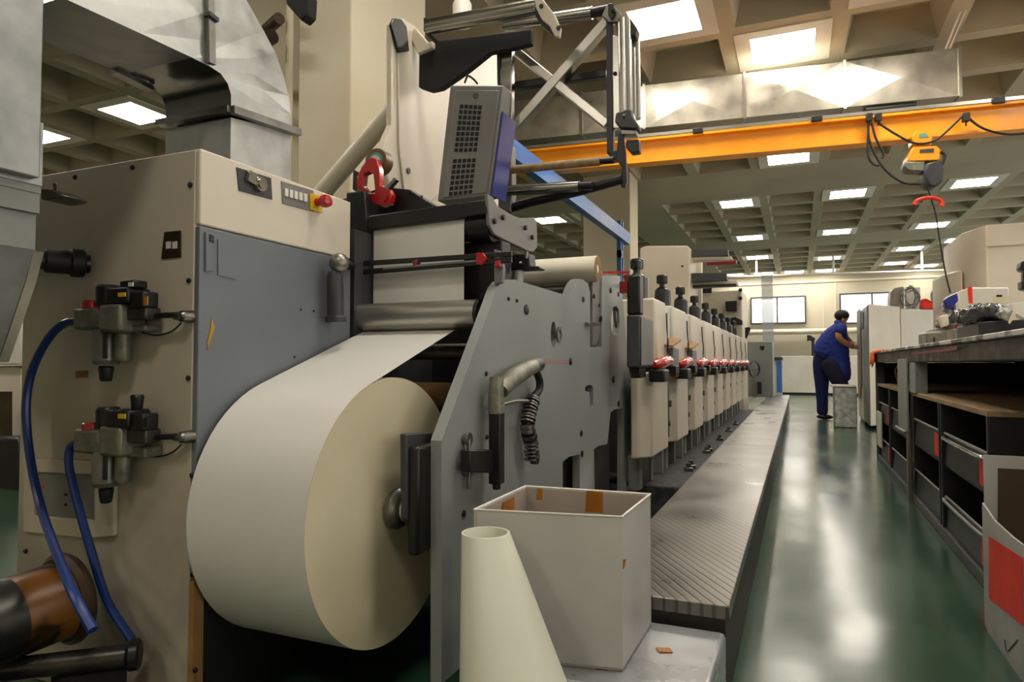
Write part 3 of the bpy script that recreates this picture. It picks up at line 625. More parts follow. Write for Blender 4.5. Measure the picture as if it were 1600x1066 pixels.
# ================================================================ GREY SIDE FRAME PLATE
XP = -.84
sf = empty('unwinder_plate', (XP, 2.4, 0), 'large grey steel side plate of the unwinder with slots and bolt holes', 'machine frame')
bot = P(690, 1066, X, XP)
outl = PL([(690, 689), (777, 449), (783, 441), (791, 437), (804, 437), (889, 463), (893, 452), (898, 441), (904, 436), (912, 437), (919, 446), (922, 456)], X, XP)
outl += PL([(922, 542), (940, 542), (940, 470), (941, 430), (969, 431), (976, 500), (981, 560), (986, 600), (991, 650), (994, 720), (995, 790)], X, XP)
e_ = outl[-1]
outl += [Vector((XP, e_.y, .05)), Vector((XP, bot.y, .05))]
o1 = PL([(879, 722), (889, 714), (906, 710), (906, 800), (880, 800)], X, XP)
o2 = PL([(928, 702), (935, 697), (949, 694), (954, 645), (960, 640), (974, 638), (974, 800), (930, 800)], X, XP)
o3 = [P(865, 523, X, XP) + Vector((0, .032 * math.cos(a * math.pi / 9), .05 * math.sin(a * math.pi / 9))) for a in range(18)]
o4 = PL([(958, 480), (963, 478), (967, 484), (968, 505), (966, 521), (960, 525), (956, 519), (954, 500)], X, XP)
o5 = PL([(914, 606), (918, 602), (924, 602), (927, 606), (927, 632), (922, 634), (921, 612), (915, 612)], X, XP)
b = MB(); b.prism(outl, (-.032, 0, 0), holes=[o1, o2, o3, o4, o5]); b.build('plate', 'frame_grey', sf, bevel=.003)
plate([(926, 430), (938, 428), (938, 520), (934, 536), (928, 541), (926, 541)], X, XP - .006, -.02, 'slide_rail', 'mid_grey', sf, .003)
b = MB(); b.bar(P(917, 506, X, XP + .01), P(935, 507, X, XP + .01), .015, .012); b.build('slide_pin', 'steel_dull', sf)
b = MB(); k = P(865, 523, X, XP - .02); b.ring(k + Vector((.012, 0, 0)), k + Vector((.026, 0, 0)), .03, .018); b.bar(k + Vector((.012, 0, -.03)), k + Vector((.012, 0, .03)), .01, .01, up=(1, 0, 0)); b.build('bearing_ring', 'steel_dull', sf)
hd = plate([(963, 487), (967, 490), (967, 512), (964, 513)], X, XP - .01, -.01, 'slot_block', 'steel_dull', sf, .003)
for x, y, r in ((822, 484, .018), (794, 467, .006), (807, 470, .006), (891, 565, .015), (759, 584, .007), (909, 709, .013), (909, 732, .0), (733, 815, .0), (939, 498, .013), (928, 463, .012), (954, 454, .014), (966, 460, .012), (911, 468, .012), (936, 477, .008), (966, 631, .016), (958, 593, .018), (724, 803, .01), (908, 677, .013), (760, 683, .0065), (980, 756, .012)):
    if not r: continue
    k = P(x, y, X, XP); b = MB(); b.lathe(k, (1, 0, 0), [(0, r), (.004, r), (.006, r * .6)], n=12); b.build('bolt', 'black', sf)
for y in (686, 735):
    b = MB(); k = P(724, y, X, XP); b.lathe(k, (1, 0, 0), [(0, .012), (.012, .013), (.014, .018), (.02, .018)], n=14); b.cyl(k + Vector((.016, 0, 0)), k + Vector((.016, 0, -.05)), .006); b.build('clamp_screw', 'steel_dull', sf)
b = MB(); b.bar(P(700, 689, X, XP - .1), P(700, 689, X, XP - .1) + Vector((0, 0, -.5)), .02, .02); 
# red glow line painted into the plate colour as a faint tint
plate([(838, 562), (888, 563), (890, 568), (840, 566)], X, XP + .0012, -.001, 'red_glow_line', mat('red_glow_tint', 'a07a74', .5), sf, smooth=0)
# handset / air gun on the plate
ag = empty('air_gun', P(776, 650, X, XP + .03), 'silver handled air gun with coiled black cord clamped to the grey side plate', 'air gun')
XA = XP + .045
b = MB(); b.bar(P(776, 642, X, XA), P(776, 756, X, XA), .036, .036); b.cyl(P(776, 752, X, XA), P(776, 765, X, XA), .012); b.build('post', 'black', ag, bevel=.004)
plate([(735, 703), (772, 703), (772, 740), (735, 738)], X, XA + .0, -.03, 'clamp_bracket', 'black', ag, .004)
b = MB(); b.tube([P(776, 645, X, XA), P(775, 615, X, XA), P(776, 590, X, XA)], lambda t: .024 - .004 * t, smooth=4, n=14); b.build('grip', 'cast', ag)
b = MB(); b.tube([P(783, 612, X, XA), P(795, 596, X, XA), P(815, 582, X, XA), P(838, 570, X, XA)], lambda t: .022 + .006 * math.sin(math.pi * t), smooth=4, n=14); b.build('barrel', 'cast', ag)
b = MB(); b.cyl(P(834, 572, X, XA), P(842, 570, X, XA), .024, .022); b.build('nozzle_cap', 'black', ag)
b = MB(); b.tube([P(785, 632, X, XA), P(805, 627, X, XA), P(824, 627, X, XA)], .006); b.build('trigger', 'steel_dull', ag)
path = [P(x, y, X, XA - .01) for x, y in ((836, 576), (843, 595), (842, 610), (833, 622), (828, 640), (824, 660), (825, 675), (830, 690), (831, 715))]
b = MB(); b.tube(path, .013, n=10); b.build('cord', 'rubber', ag)
b = MB()
for k in range(22):
    t = k / 21; i = min(int(t * 5), 4); f_ = t * 5 - i; pp = path[3 + i].lerp(path[4 + i], f_); q = path[min(4 + i, 8)] - path[3 + i]
    b.ring(pp, pp + q.normalized() * .006, .026 if k % 2 else .023, .012, n=14)
b.build('cord_coil', 'steel_dull', ag)
b = MB(); k = P(831, 715, X, XA - .015); b.cyl(k, k + Vector((.02, 0, 0)), .022); b.build('cord_socket', 'black', ag)

# ================================================================ INFEED INTERIOR / GUIDE HEAD
mb = empty('unwinder_housing', (-1.1, 2.6, 0), 'dark inner housing of the unwinder between the two side plates', 'machine body')
b = MB(); b.box(-1.33, -.90, 2.32, 3.38, .02, 1.0); b.build('housing', 'dark_grey', mb)  # machine interior, coloured dark so the plate openings look dark
b = MB(); b.box(-1.375, -1.332, 1.81, 3.38, .02, 1.30); b.build('rear_plate', 'dark_grey', mb)
b = MB(); b.box(-1.32, -.88, 1.98, 2.05, P(660, 470, Y, 1.98).z - .02, P(660, 385, Y, 1.98).z); b.build('back_cover', 'black', mb, bevel=.004)
gr = lambda x0, y0, x1, y1, yy, r, name, m, lab_, cat, ext=0.: None
def roller(px0, py0, px1, py1, yy, r, m, label, endm='black', name='idler_roller'):
    a, c = P(px0, py0, Y, yy), P(px1, py1, Y, yy); zc = (a.z + c.z) / 2; a.z = c.z = zc
    o = empty(name, a, label, 'roller'); b = MB(); b.cyl(a, c, r, n=40); b.build('roller_body', m, o)
    b = MB(); b.cyl(a - Vector((.02, 0, 0)), a, r * .55); b.cyl(c, c + Vector((.02, 0, 0)), r * .55); b.build('journal', endm, o); return o
o = empty('idler_roller', (-1.1, Yid, Zid), 'thick polished steel guide roller where the web turns upwards', 'roller')
b = MB(); b.cyl((P(552, 494, Y, Yid).x, Yid, Zid), (P(748, 490, Y, Yid).x, Yid, Zid), Rid, n=48); b.build('roller_body', 'steel_satin', o)
b = MB(); c = P(748, 490, Y, Yid).x; b.ring((c, Yid, Zid), (c + .012, Yid, Zid), Rid * .98, Rid * .45); b.cyl((c, Yid, Zid), (c + .05, Yid, Zid), Rid * .45); b.cyl((P(520, 494, Y, Yid).x, Yid, Zid), (P(552, 494, Y, Yid).x, Yid, Zid), .03); b.build('bearing', 'black', o)
roller(620, 551, 760, 549, 2.06, .028, 'steel_dull', 'slim shiny roller in the dark gap below the web')
roller(640, 620, 720, 618, 1.96, .045, 'kraft', 'tan covered roller behind the big paper roll')
# black drum housing
dh = empty('web_guide', P(680, 330, Y, 1.97), 'black web guide head carrying the paper over its drum, with grey end bracket', 'web guide')
plate([(576, 337), (761, 311), (761, 334), (576, 360)], Y, Yw - .02, .05, 'top_rail', 'black', dh, .004)
b = MB(); c = ztop - .03; b.cyl((P(570, 365, Y, Yw).x, Yw + Rd + .0, c - .0), (-1.327, Yw + Rd, c), Rd, n=40); b.cyl((-.978, Yw + Rd, c), (-.90, Yw + Rd, c), Rd, n=40); b.cyl((-1.33, Yw + Rd, c), (-.97, Yw + Rd, c), Rd * .85, n=40); b.build('drum', 'black', dh)
plate([(541, 300), (570, 298), (575, 395), (560, 402), (540, 402)], Y, 1.90, .04, 'post', 'black', dh, .004)
plate([(510, 318), (600, 292), (640, 296), (680, 322), (620, 333), (560, 340)], Y, 2.0, .05, 'rear_gusset', 'black', dh, .004)
for x, y in ((643, 300), (659, 307)):
    b = MB(); b.sphere(P(x, y, Y, 1.998), .005, 8); b.build('bolt', 'steel_dull', dh)
for x, y in ((556, 361), (556, 391)):
    b = MB(); b.sphere(P(x, y, Y, 1.898), .006, 8); b.build('bolt', 'steel_dull', dh)
plate([(762, 303), (770, 308), (778, 322), (800, 336), (815, 341), (835, 340), (839, 345), (840, 386), (834, 394), (826, 393), (786, 374), (772, 366), (765, 352)], X, -.885, -.012, 'end_bracket', 'mid_grey', dh, .003)
for x, y in ((772, 346), (785, 340), (820, 356), (831, 371)):
    b = MB(); k = P(x, y, X, -.883); b.cyl(k, k + Vector((.008, 0, 0)), .009, n=10); b.build('bolt', 'black', dh)
plate([(738, 355), (770, 350), (772, 400), (790, 470), (760, 480), (738, 470)], Y, 2.0, .04, 'side_cheek', 'black_matte', dh, .003)
plate([(592, 462), (530, 440), (520, 420), (592, 420)], Y, 1.99, .04, 'side_cheek', 'black', dh, .003)
# sensor bar with red clamps
sb = empty('sensor_bar', P(660, 414, Y, 1.86), 'black twin crossbar with red end clamps stretched in front of the paper web', 'crossbar')
ys = 1.865
b = MB(); b.bar(P(552, 413, Y, ys), P(800, 397, Y, ys), .012, .016); b.bar(P(548, 427, Y, ys), P(800, 406, Y, ys), .012, .018); b.build('rail', 'black', sb, bevel=.002)
b = MB(); b.bar(P(600, 420, Y, ys - .002), P(745, 408, Y, ys - .002), .012, .006); b.build('scale_strip', 'mid_grey', sb)
for x, y in ((549, 421), (752, 404)):
    plate([(x - 9, y - 9), (x + 3, y - 9), (x + 9, y), (x + 2, y + 10), (x - 9, y + 9)], Y, ys - .012, .03, 'red_clamp', 'red', sb, .003)
plate([(643, 409), (650, 405), (653, 411), (646, 417)], Y, ys - .01, .02, 'slider', 'red_dark', sb, .002)
plate([(773, 408), (781, 407), (781, 417), (773, 417)], Y, ys - .02, .02, 'red_knob', 'red', sb, .002)
plate([(772, 390), (780, 392), (786, 420), (784, 442), (772, 444)], Y, ys - .005, .02, 'bracket', 'mid_grey', sb, .002)
b = MB(); k = P(530, 411, X, -1.285); b.sphere(k, .030, 20); b.build('ball_joint', 'steel_dull', sb)
b = MB(); b.cyl(k, P(556, 418, Y, ys), .014); b.build('joint_collar', 'black', sb)
# dark hand grip below it
b = MB(); q = P(523, 424, X, -1.30); b.lathe(q, P(525, 503, X, -1.30) - q, [(0, .018), (.015, .024), (.135, .026), (.14, .032), (.155, .032)]);
hg2 = tag(b.build('tension_cylinder', 'dark_grey'), 'dark grey upright cylinder at the far end of the cabinet below the ball joint', 'cylinder')
bxo = empty('edge_sensor', P(830, 405, Y, 2.1), 'black edge sensor box on a small bracket behind the grey bracket', 'sensor')
plate([(798, 398), (826, 396), (828, 416), (842, 416), (842, 420), (798, 422)], Y, 2.1, .06, 'box', 'black', bxo, .003)
b = MB(); b.cyl(P(822, 404, Y, 2.1), P(823, 393, Y, 2.1), .006); b.sphere(P(814, 411, Y, 2.095), .006, 8); b.build('screw', 'steel_dull', bxo)
b = MB(); b.cyl(P(808, 420, Y, 2.13), P(806, 445, Y, 2.13), .025); b.build('stem', 'steel_dull', bxo)
b = MB(); b.cyl(P(793, 405, Y, 2.2), P(796, 452, Y, 2.2), .02); b.build('bracket', 'dark_grey', bxo)

# ---------------- tape dispenser
td = empty('tape_dispenser', P(590, 300, Y, 1.95), 'red hand held tape dispenser clipped on the black rail', 'tape dispenser')
b = MB(); b.prism(PL([(565, 260), (572, 250), (580, 246), (588, 248), (592, 262), (594, 290), (606, 294), (612, 304), (608, 318), (596, 322), (584, 318), (570, 308), (557, 292), (557, 278)], Y, 1.94), (0, .03, 0), holes=[PL([(568, 272), (576, 268), (583, 272), (586, 300), (580, 304), (566, 290)], Y, 1.94)]); b.build('body', 'red', td, bevel=.003)
b = MB(); b.bar(P(606, 296, Y, 1.95), P(620, 280, Y, 1.95), .02, .012); b.build('blade', 'steel_dull', td)
b = MB(); k = P(598, 308, Y, 1.935); b.cyl(k, k + Vector((0, .04, 0)), .018, n=6); b.build('knob', 'red', td)
plate([(552, 265), (557, 268), (557, 300), (551, 296)], Y, 1.95, .03, 'hook', 'black', td)
k = P(587, 251, Y, 1.975)
tr = empty('tape_roll', k, 'brown roll of adhesive tape with teal core on the red dispenser', 'tape roll')
b = MB(); b.ring(k, k + Vector((0, .045, 0)), .044, .028, n=40); b.build('tape', 'tape_brown', tr)
b = MB(); b.ring(k + Vector((0, -.003, 0)), k + Vector((0, .04, 0)), .0285, .018, n=32); b.build('core', 'teal', tr)
b = MB(); b.ring(k + Vector((0, -.005, 0)), k + Vector((0, .01, 0)), .018, .004, n=32); b.build('hub', 'white_paint', tr)

# ---------------- ventilated grey box
vb = empty('ventilated_box', P(735, 220, Y, 2.12), 'leaning grey ventilated box with slotted grille and blue side', 'ventilated box')
yb = 2.12
fr = [(703, 133), (788, 133), (765, 305), (683, 315)]
b = MB(); A_ = PL(fr, Y, yb); b.prism(A_, (0, .07, 0)); b.build('case', 'mid_grey', vb, bevel=.006)
b = MB(); b.prism(PL([(711, 141), (780, 141), (759, 301), (692, 309)], Y, yb - .006), (0, .006, 0), holes=[PL([(718, 162), (752, 163), (737, 305), (701, 309)], Y, yb - .006)] if False else []); b.build('front_panel', 'mid_grey', vb, bevel=.002)
b = MB()
def lerp2(a, c, t): return (a[0] + (c[0] - a[0]) * t, a[1] + (c[1] - a[1]) * t)
tl, tr_, br_, bl = (718, 162), (754, 164), (738, 304), (700, 308)
for half in (range(0, 9), range(10, 17)):
  b = MB()
  for r_ in half:
    for c_ in range(5):
        v0, v1 = (r_ + .12) / 17, (r_ + .8) / 17; u0, u1 = (c_ + .12) / 5, (c_ + .82) / 5
        f2_ = lambda u, v: lerp2(lerp2(tl, tr_, u), lerp2(bl, br_, u), v)
        b.prism(PL([f2_(u0, v0), f2_(u1, v0), f2_(u1, v1), f2_(u0, v1)], Y, yb - .008), (0, .002, 0))
  b.build('grille', 'black_matte', vb, smooth=0)
sd = [(788, 133), (799, 142), (800, 170), (779, 300), (766, 306)]
a1, a2, a3, a4 = P(788, 133, Y, yb), P(765, 305, Y, yb), None, None
b = MB(); q_ = [a2 + Vector((.002, .004, 0)), a2 + Vector((.002, .12, 0)), a1.lerp(a2, .24) + Vector((.002, .12, 0)), a1.lerp(a2, .24) + Vector((.002, .004, 0))]; b.prism(q_, (.006, 0, .0)); b.build('side_panel', 'blue_side', vb)
b = MB(); b.tube([P(726, 130, Y, yb + .05), P(731, 119, Y, yb + .05), P(740, 124, Y, yb + .05), P(746, 131, Y, yb + .05)], .004); b.build('handle', 'black', vb)
b = MB(); b.ring(P(743, 149, Y, yb - .007), P(743, 149, Y, yb - .012), .009, .006, n=16); b.build('keyhole', 'steel_dull', vb)
# ---------------- tall cream tower plate
tp = empty('tower_plate', (-1.4, 2.5, 1.3), 'tall cream plate of the roller tower rising behind the ventilated box', 'machine frame')
b = MB(); b.prism(PL([(613, 38), (618, 29), (630, 28), (652, 44), (668, 68), (690, 92), (780, 80), (802, 86), (800, 330), (613, 330), (606, 280), (596, 250), (604, 215), (613, 195)], X, -1.42), (-.03, 0, 0)); b.build('plate', 'press_cream', tp, bevel=.006)
b = MB(); b.prism(PL([(622, 60), (640, 80), (650, 140), (690, 300), (655, 330), (632, 300), (624, 230)], X, -1.412), (-.008, 0, 0)); b.build('lower_web', 'cream', tp, bevel=.003)
plate([(611, 38), (616, 28), (628, 30), (636, 42), (640, 80), (624, 82)], X, -1.405, -.012, 'black_pad', 'black', tp, .003)
b = MB(); k = P(638, 267, X, -1.41); b.cyl(k, k + Vector((.004, 0, 0)), .012, n=10); b.build('hole_mark', 'black', tp)
b = MB(); b.cyl(P(617, 168, Y, 2.5), P(500, 306, Y, 2.5), .042, n=30); tag(b.build('brace_tube', 'press_cream'), 'thick cream diagonal tube bracing the tower towards the cabinet', 'brace tube')
# black gusset + upper arm
YG = 2.32
ua = empty('upper_arm', P(740, 70, Y, YG), 'black gusset arm under the top rollers of the tower', 'arm')
plate([(655, 74), (668, 66), (830, 46), (830, 68), (798, 76), (765, 82), (730, 110), (690, 138), (672, 142), (654, 136)], Y, YG, .03, 'gusset', 'black_matte', ua, .003)
plate([(640, 55), (648, 42), (668, 66), (676, 64), (676, 74), (652, 84)], Y, YG - .02, .03, 'link', 'press_cream', ua, .004)
plate([(624, 46), (640, 48), (640, 80), (622, 80)], Y, YG - .01, .02, 'foot', 'brown_metal', ua, .003)
plate([(776, 78), (800, 74), (799, 210), (778, 212)], Y, YG + .04, .03, 'column', 'steel', ua, .003)
plate([(776, 78), (781, 78), (781, 130), (777, 130)], Y, YG + .03, .03, 'column_edge', 'black', ua, .001)
# top rollers
tro = empty('top_roller', P(760, 20, Y, 2.2), 'big bright steel roller at the very top of the tower with shaped end plates', 'roller')
b = MB(); b.cyl(P(668, 42, Y, 2.2), P(840, 10, Y, 2.2), .028, n=36); b.build('roller_body', 'steel', tro)
plate([(662, 28), (667, 28), (672, 52), (684, 64), (676, 64), (662, 48)], Y, 2.2, .012, 'end_plate', 'black', tro)
plate([(834, -5), (848, -2), (866, 22), (876, 44), (874, 58), (866, 56), (858, 40), (846, 30), (838, 14)], Y, 2.17, .016, 'end_plate', 'press_cream', tro, .003)
plate([(833, -5), (838, -5), (842, 18), (858, 38), (868, 56), (862, 54), (846, 40), (836, 24)], Y, 2.19, .016, 'end_plate', 'black', tro)
for x, y in ((846, 10), (873, 44)):
    b = MB(); k = P(x, y, Y, 2.168); b.cyl(k, k + Vector((0, -.004, 0)), .008, n=10); b.build('bolt', 'black', tro)
o = empty('top_roller', P(900, 25, Y, 2.45), 'second steel roller of the tower top, reaching towards the truss corner', 'roller')
b = MB(); b.cyl(P(788, 40, Y, 2.42), P(925, 20, Y, 2.42), .024, n=30); b.build('roller_body', 'steel', o)
b = MB(); b.cyl(P(925, 20, Y, 2.42), P(955, 14, Y, 2.42), .02, n=20); b.build('journal', 'black', o)
b = MB(); b.lathe(P(722, 40, Y, 2.8), (0, 0, 1), [(0, .045), (.1, .045), (.17, .012), (.19, .006), (3.85 - P(722, 40, Y, 2.8).z, .006)], n=20); tag(b.build('cone_cap', 'white_paint'), 'small white cone hanging behind the top steel roller', 'cone')
# truss
YT = 2.44
ts = empty('roller_truss', P(950, 120, Y, YT), 'crossed steel struts and black end post of the roller tower', 'truss')
for a, c, w_, h_, m in (((792, 216), (955, 28), .04, .042, 'alu'), ((806, 80), (950, 196), .034, .036, 'alu'), ((790, 137), (948, 116), .03, .03, 'black')):
    b = MB(); b.bar(P(*a, Y, YT if m != 'black' else YT + .03), P(*c, Y, YT if m != 'black' else YT + .03), w_, h_, up=(0, 1, 0)); b.build('strut', m, ts, bevel=.004)
plate([(947, 30), (956, 26), (958, 60), (958, 238), (948, 240)], Y, YT - .03, .03, 'end_post', 'black', ts, .002)
plate([(957, 55), (968, 56), (970, 200), (958, 200)], Y, YT - .035, .03, 'post_face', 'alu', ts, .002)
plate([(940, 24), (947, 8), (956, 4), (964, 14), (975, 28), (966, 34), (950, 34)], Y, YT - .04, .02, 'corner_plate', 'cast', ts, .003)
plate([(950, 5), (958, 5), (962, 20), (956, 30), (950, 22)], Y, YT - .05, .012, 'corner_cap', 'black', ts, .002)
b = MB(); k = P(958, 16, Y, YT - .055); b.sphere(k, .008, 8); k = P(961, 115, Y, YT - .037); b.sphere(k, .008, 8); b.build('bolt', 'black', ts)
plate([(962, 30), (984, 26), (996, 44), (992, 56), (964, 52)], Y, YT - .02, .05, 'top_pad', 'black', ts, .004)
o = empty('upright_roller', P(978, 110, Y, YT), 'pale upright aluminium roller beside the black end post', 'roller')
b = MB(); b.cyl(P(975, 32, Y, YT - .02), P(978, 180, Y, YT - .02), .026, n=30); b.build('roller_body', 'alu', o)
b = MB(); b.cyl(P(992, 56, Y, YT + .04), P(994, 186, Y, YT + .04), .018, n=24); b.build('inner_roller', 'alu', o)
o = empty('roller_bearing', P(975, 190, Y, YT), 'dark bearing head with black knob under the upright roller', 'bearing')
plate([(962, 176), (974, 171), (988, 172), (990, 184), (998, 196), (994, 202), (968, 200), (960, 190)], Y, YT - .06, .06, 'head', 'dark_grey', o, .006)
plate([(970, 202), (994, 203), (994, 211), (970, 210)], Y, YT - .05, .04, 'block', 'steel_dull', o, .003)
plate([(978, 218), (998, 217), (999, 237), (985, 239), (978, 230)], Y, YT - .05, .04, 'knob', 'black', o, .004)
plate([(966, 208), (974, 208), (978, 250), (980, 284), (976, 293), (970, 292), (971, 260), (962, 250)], Y, YT - .04, .02, 'drop_arm', 'black', o, .003)
plate([(950, 238), (972, 232), (974, 246), (954, 250)], Y, YT - .03, .05, 'lower_block', 'black', o, .003)
b = MB(); b.sphere(P(975, 181, Y, YT - .062), .007, 8); b.build('bolt', 'steel_dull', o)
# lower rods
for (a, c, r_, m, l) in (((776, 299), (905, 291), .02, 'steel', 'bright short roller low on the tower behind the ventilated box'), ((792, 266), (938, 252), .016, 'wood', 'tan coated roller above the bright short one')):
    o = empty('lower_roller', P(*a, Y, 2.36), l, 'roller'); b = MB(); b.cyl(P(*a, Y, 2.36), P(*c, Y, 2.36), r_, n=28); b.build('roller_body', m, o)
    c_ = P(*c, Y, 2.36); dd = (c_ - P(*a, Y, 2.36)).normalized(); b = MB(); b.cyl(c_, c_ + dd * .05, r_ * .8); b.build('journal', 'black', o)
b = MB(); b.tube([P(785, 330, Y, 2.40), P(830, 316, Y, 2.40), P(900, 300, Y, 2.40), P(972, 280, Y, 2.40)], .018, n=12); tag(b.build('curved_bar', 'black'), 'black curved arm running under the bright short roller', 'bar')
b = MB(); b.prism(PL([(780, 228), (798, 226), (800, 300), (796, 330), (778, 330)], Y, 2.37), (0, .05, 0)); tag(b.build('rear_post', 'mid_grey', bevel=.004), 'short grey post behind the blue side of the ventilated box', 'post')
# second paper roll on the machine
k0, k1 = P(838, 423, Y, 2.9), P(934, 420, Y, 2.9); k0.z = k1.z
sr2 = empty('small_paper_roll', k0, 'smaller white paper roll lying across the top of the grey side plate', 'paper roll')
b = MB(); b.cyl(k0 - Vector((.05, 0, 0)), k1, .058, n=48); b.build('wound_paper', 'paper_warm', sr2)
b = MB(); b.ring(k1, k1 + Vector((.002, 0, 0)), .056, .02, n=40); b.build('end_face', 'kraft', sr2)
k2 = P(905, 452, Y, 2.9); b = MB(); b.cyl((k0.x, 2.9, k2.z), (k2.x, 2.9, k2.z), .022, n=24)
tag(b.build('support_roller', 'steel_dull'), 'dull steel roller under the smaller white paper roll', 'roller')
b = MB(); b.prism(PL([(805, 452), (893, 452), (893, 800), (805, 800)], Y, 3.0), (0, .1, 0)); b.build('cross_beam', 'dark_grey', mb)
# ================================================================ PLATFORM, STEP, CARTON
PZ = .265
pf = empty('press_platform', (-.35, 6, 0), 'long ribbed steel walkway platform running beside the press', 'platform')
for k, (y0, y1) in enumerate(((1.74, 5.2), (5.21, 9.19), (9.2, 13.7))):
    b = MB(); b.box(-.53, -.164, y0, y1, PZ - .035, PZ); b.build('tread_plate', 'tread', pf, bevel=.003)
b = MB(); b.box(-.50, -.176, 1.76, 13.68, 0, PZ - .036); b.build('side_skirt', 'skirt', pf, smooth=0)
b = MB(); b.box(-.70, -.172, 1.34, 1.735, .0, .205); tag(b.build('sheet_metal_step', 'step_sheet', bevel=.012), 'low step covered in scuffed sheet metal at the near end of the walkway platform', 'step')
cn_ = [Vector((-.675, 1.365, 0)), Vector((-.352, 1.425, 0)), Vector((-.347, 1.70, 0)), Vector((-.678, 1.68, 0))]
ct = empty('open_carton', (-.5, 1.5, .206), 'tall open white carton with amber tape inside, standing beside the grey side plate', 'box')
zb, zt_ = .208, .532
cen = sum(cn_, Vector()) / 4
names = ['front_wall', 'side_wall', 'back_wall', 'side_wall']
for i in range(4):
    p, q = cn_[i], cn_[(i + 1) % 4]; inn = Vector((-(q - p).y, (q - p).x, 0)).normalized() * .005
    b = MB(); b.hexa([p + Vector((0, 0, zb)), q + Vector((0, 0, zb)), q + inn + Vector((0, 0, zb)), p + inn + Vector((0, 0, zb))], [p + Vector((0, 0, zt_)), q + Vector((0, 0, zt_)), q + inn + Vector((0, 0, zt_)), p + inn + Vector((0, 0, zt_))])
    b.build(names[i], 'box_soiled', ct, smooth=0)
    b = MB(); e = inn * 1.15; b.hexa([p + e + Vector((0, 0, zb)), q + e + Vector((0, 0, zb)), q + e * 1.1 + Vector((0, 0, zb)), p + e * 1.1 + Vector((0, 0, zb))], [p + e + Vector((0, 0, zt_ - .004)), q + e + Vector((0, 0, zt_ - .004)), q + e * 1.1 + Vector((0, 0, zt_ - .004)), p + e * 1.1 + Vector((0, 0, zt_ - .004))]); b.build('lining', 'card_in', ct, smooth=0)
b = MB(); b.hexa([c + Vector((0, 0, zb - .001)) for c in cn_], [c + Vector((0, 0, zb + .004)) for c in cn_]); b.build('bottom', 'card_in', ct, smooth=0)
def tape(i, t0, t1, z0, z1, m='amber', outside=False):
    p, q = cn_[i], cn_[(i + 1) % 4]; inn = Vector((-(q - p).y, (q - p).x, 0)).normalized(); off = inn * (-.0012 if outside else .0066)
    a, c = p.lerp(q, t0) + off, p.lerp(q, t1) + off; b = MB()
    b.hexa([a + Vector((0, 0, z0)), c + Vector((0, 0, z0)), c + inn * .001 + Vector((0, 0, z0)), a + inn * .001 + Vector((0, 0, z0))], [a + Vector((0, 0, z1)), c + Vector((.004, 0, z1)), c + inn * .001 + Vector((.004, 0, z1)), a + inn * .001 + Vector((0, 0, z1))]); b.build('tape_strip', m, ct, smooth=0)
tape(2, .36, .50, .478, .531); tape(2, .72, .92, .49, .529, 'kraft') if False else None
tape(3, .30, .55, .485, .522); tape(2, .85, .90, .5, .529); tape(2, .9, .99, .487, .516, 'card_in'); tape(1, .02, .05, .42, .44, 'amber', True)
b = MB(); 
for i in range(4):
    p, q = cn_[i], cn_[(i + 1) % 4]; b.cyl(p + Vector((0, 0, zt_)), q + Vector((0, 0, zt_)), .0022, n=8)
lab(b.build('rim', 'white_paint', ct), 'bright cut rim')
c0 = P(759, 832, 'Y', 1.29); c1 = P(802, 1066, 'Y', 1.215); dd = c1 - c0; k = c0.z / (c0.z - c1.z)
cr_ = empty('paper_cone', c0 + dd * k, 'cone of rolled milky white sheet leaning against the open carton', 'paper cone')
b = MB(); N_ = 48; u_ = Vector((1, 0, 0)); w_ = Vector((0, 1, 0)); vs = []
for t, r in ((0, .051), (.02, .052), (1, .104), (k, .104 + (.052) * (k - 1))):
    for rr in ((r,),): vs += [c0 + dd * t + (u_ * math.cos(2 * math.pi * i / N_) + w_ * math.sin(2 * math.pi * i / N_)) * rr[0] for i in range(N_)]
for t, r in ((.5, .046), (0, .046)): vs += [c0 + dd * t + (u_ * math.cos(2 * math.pi * i / N_) + w_ * math.sin(2 * math.pi * i / N_)) * r for i in range(N_)]
rings = [3, 2, 1, 0, 5, 4]
fs = [[rings[j] * N_ + i, rings[j] * N_ + (i + 1) % N_, rings[j + 1] * N_ + (i + 1) % N_, rings[j + 1] * N_ + i] for j in range(5) for i in range(N_)]
b.add(vs, fs); b.build('rolled_sheet', 'milky', cr_, smooth=50)
b = MB(); q = c0 + dd * .02; b.prism([c0 + Vector((.049, -.012, 0)), c0 + Vector((.053, -.010, -.002)), c1 + Vector((.1, -.02, 0)), c1 + Vector((.095, -.035, 0))], (0, .002, 0)); b.build('sheet_edge', 'paper_warm', cr_, smooth=0)
b = MB(); b.prism([Vector((-.30, 1.55, .2062)), Vector((-.27, 1.56, .2062)), Vector((-.28, 1.58, .2062)), Vector((-.31, 1.57, .2062))], (0, 0, .002)); tag(b.build('tape_scrap', 'amber', smooth=0), 'scrap of amber tape stuck on the sheet metal step', 'tape scrap')

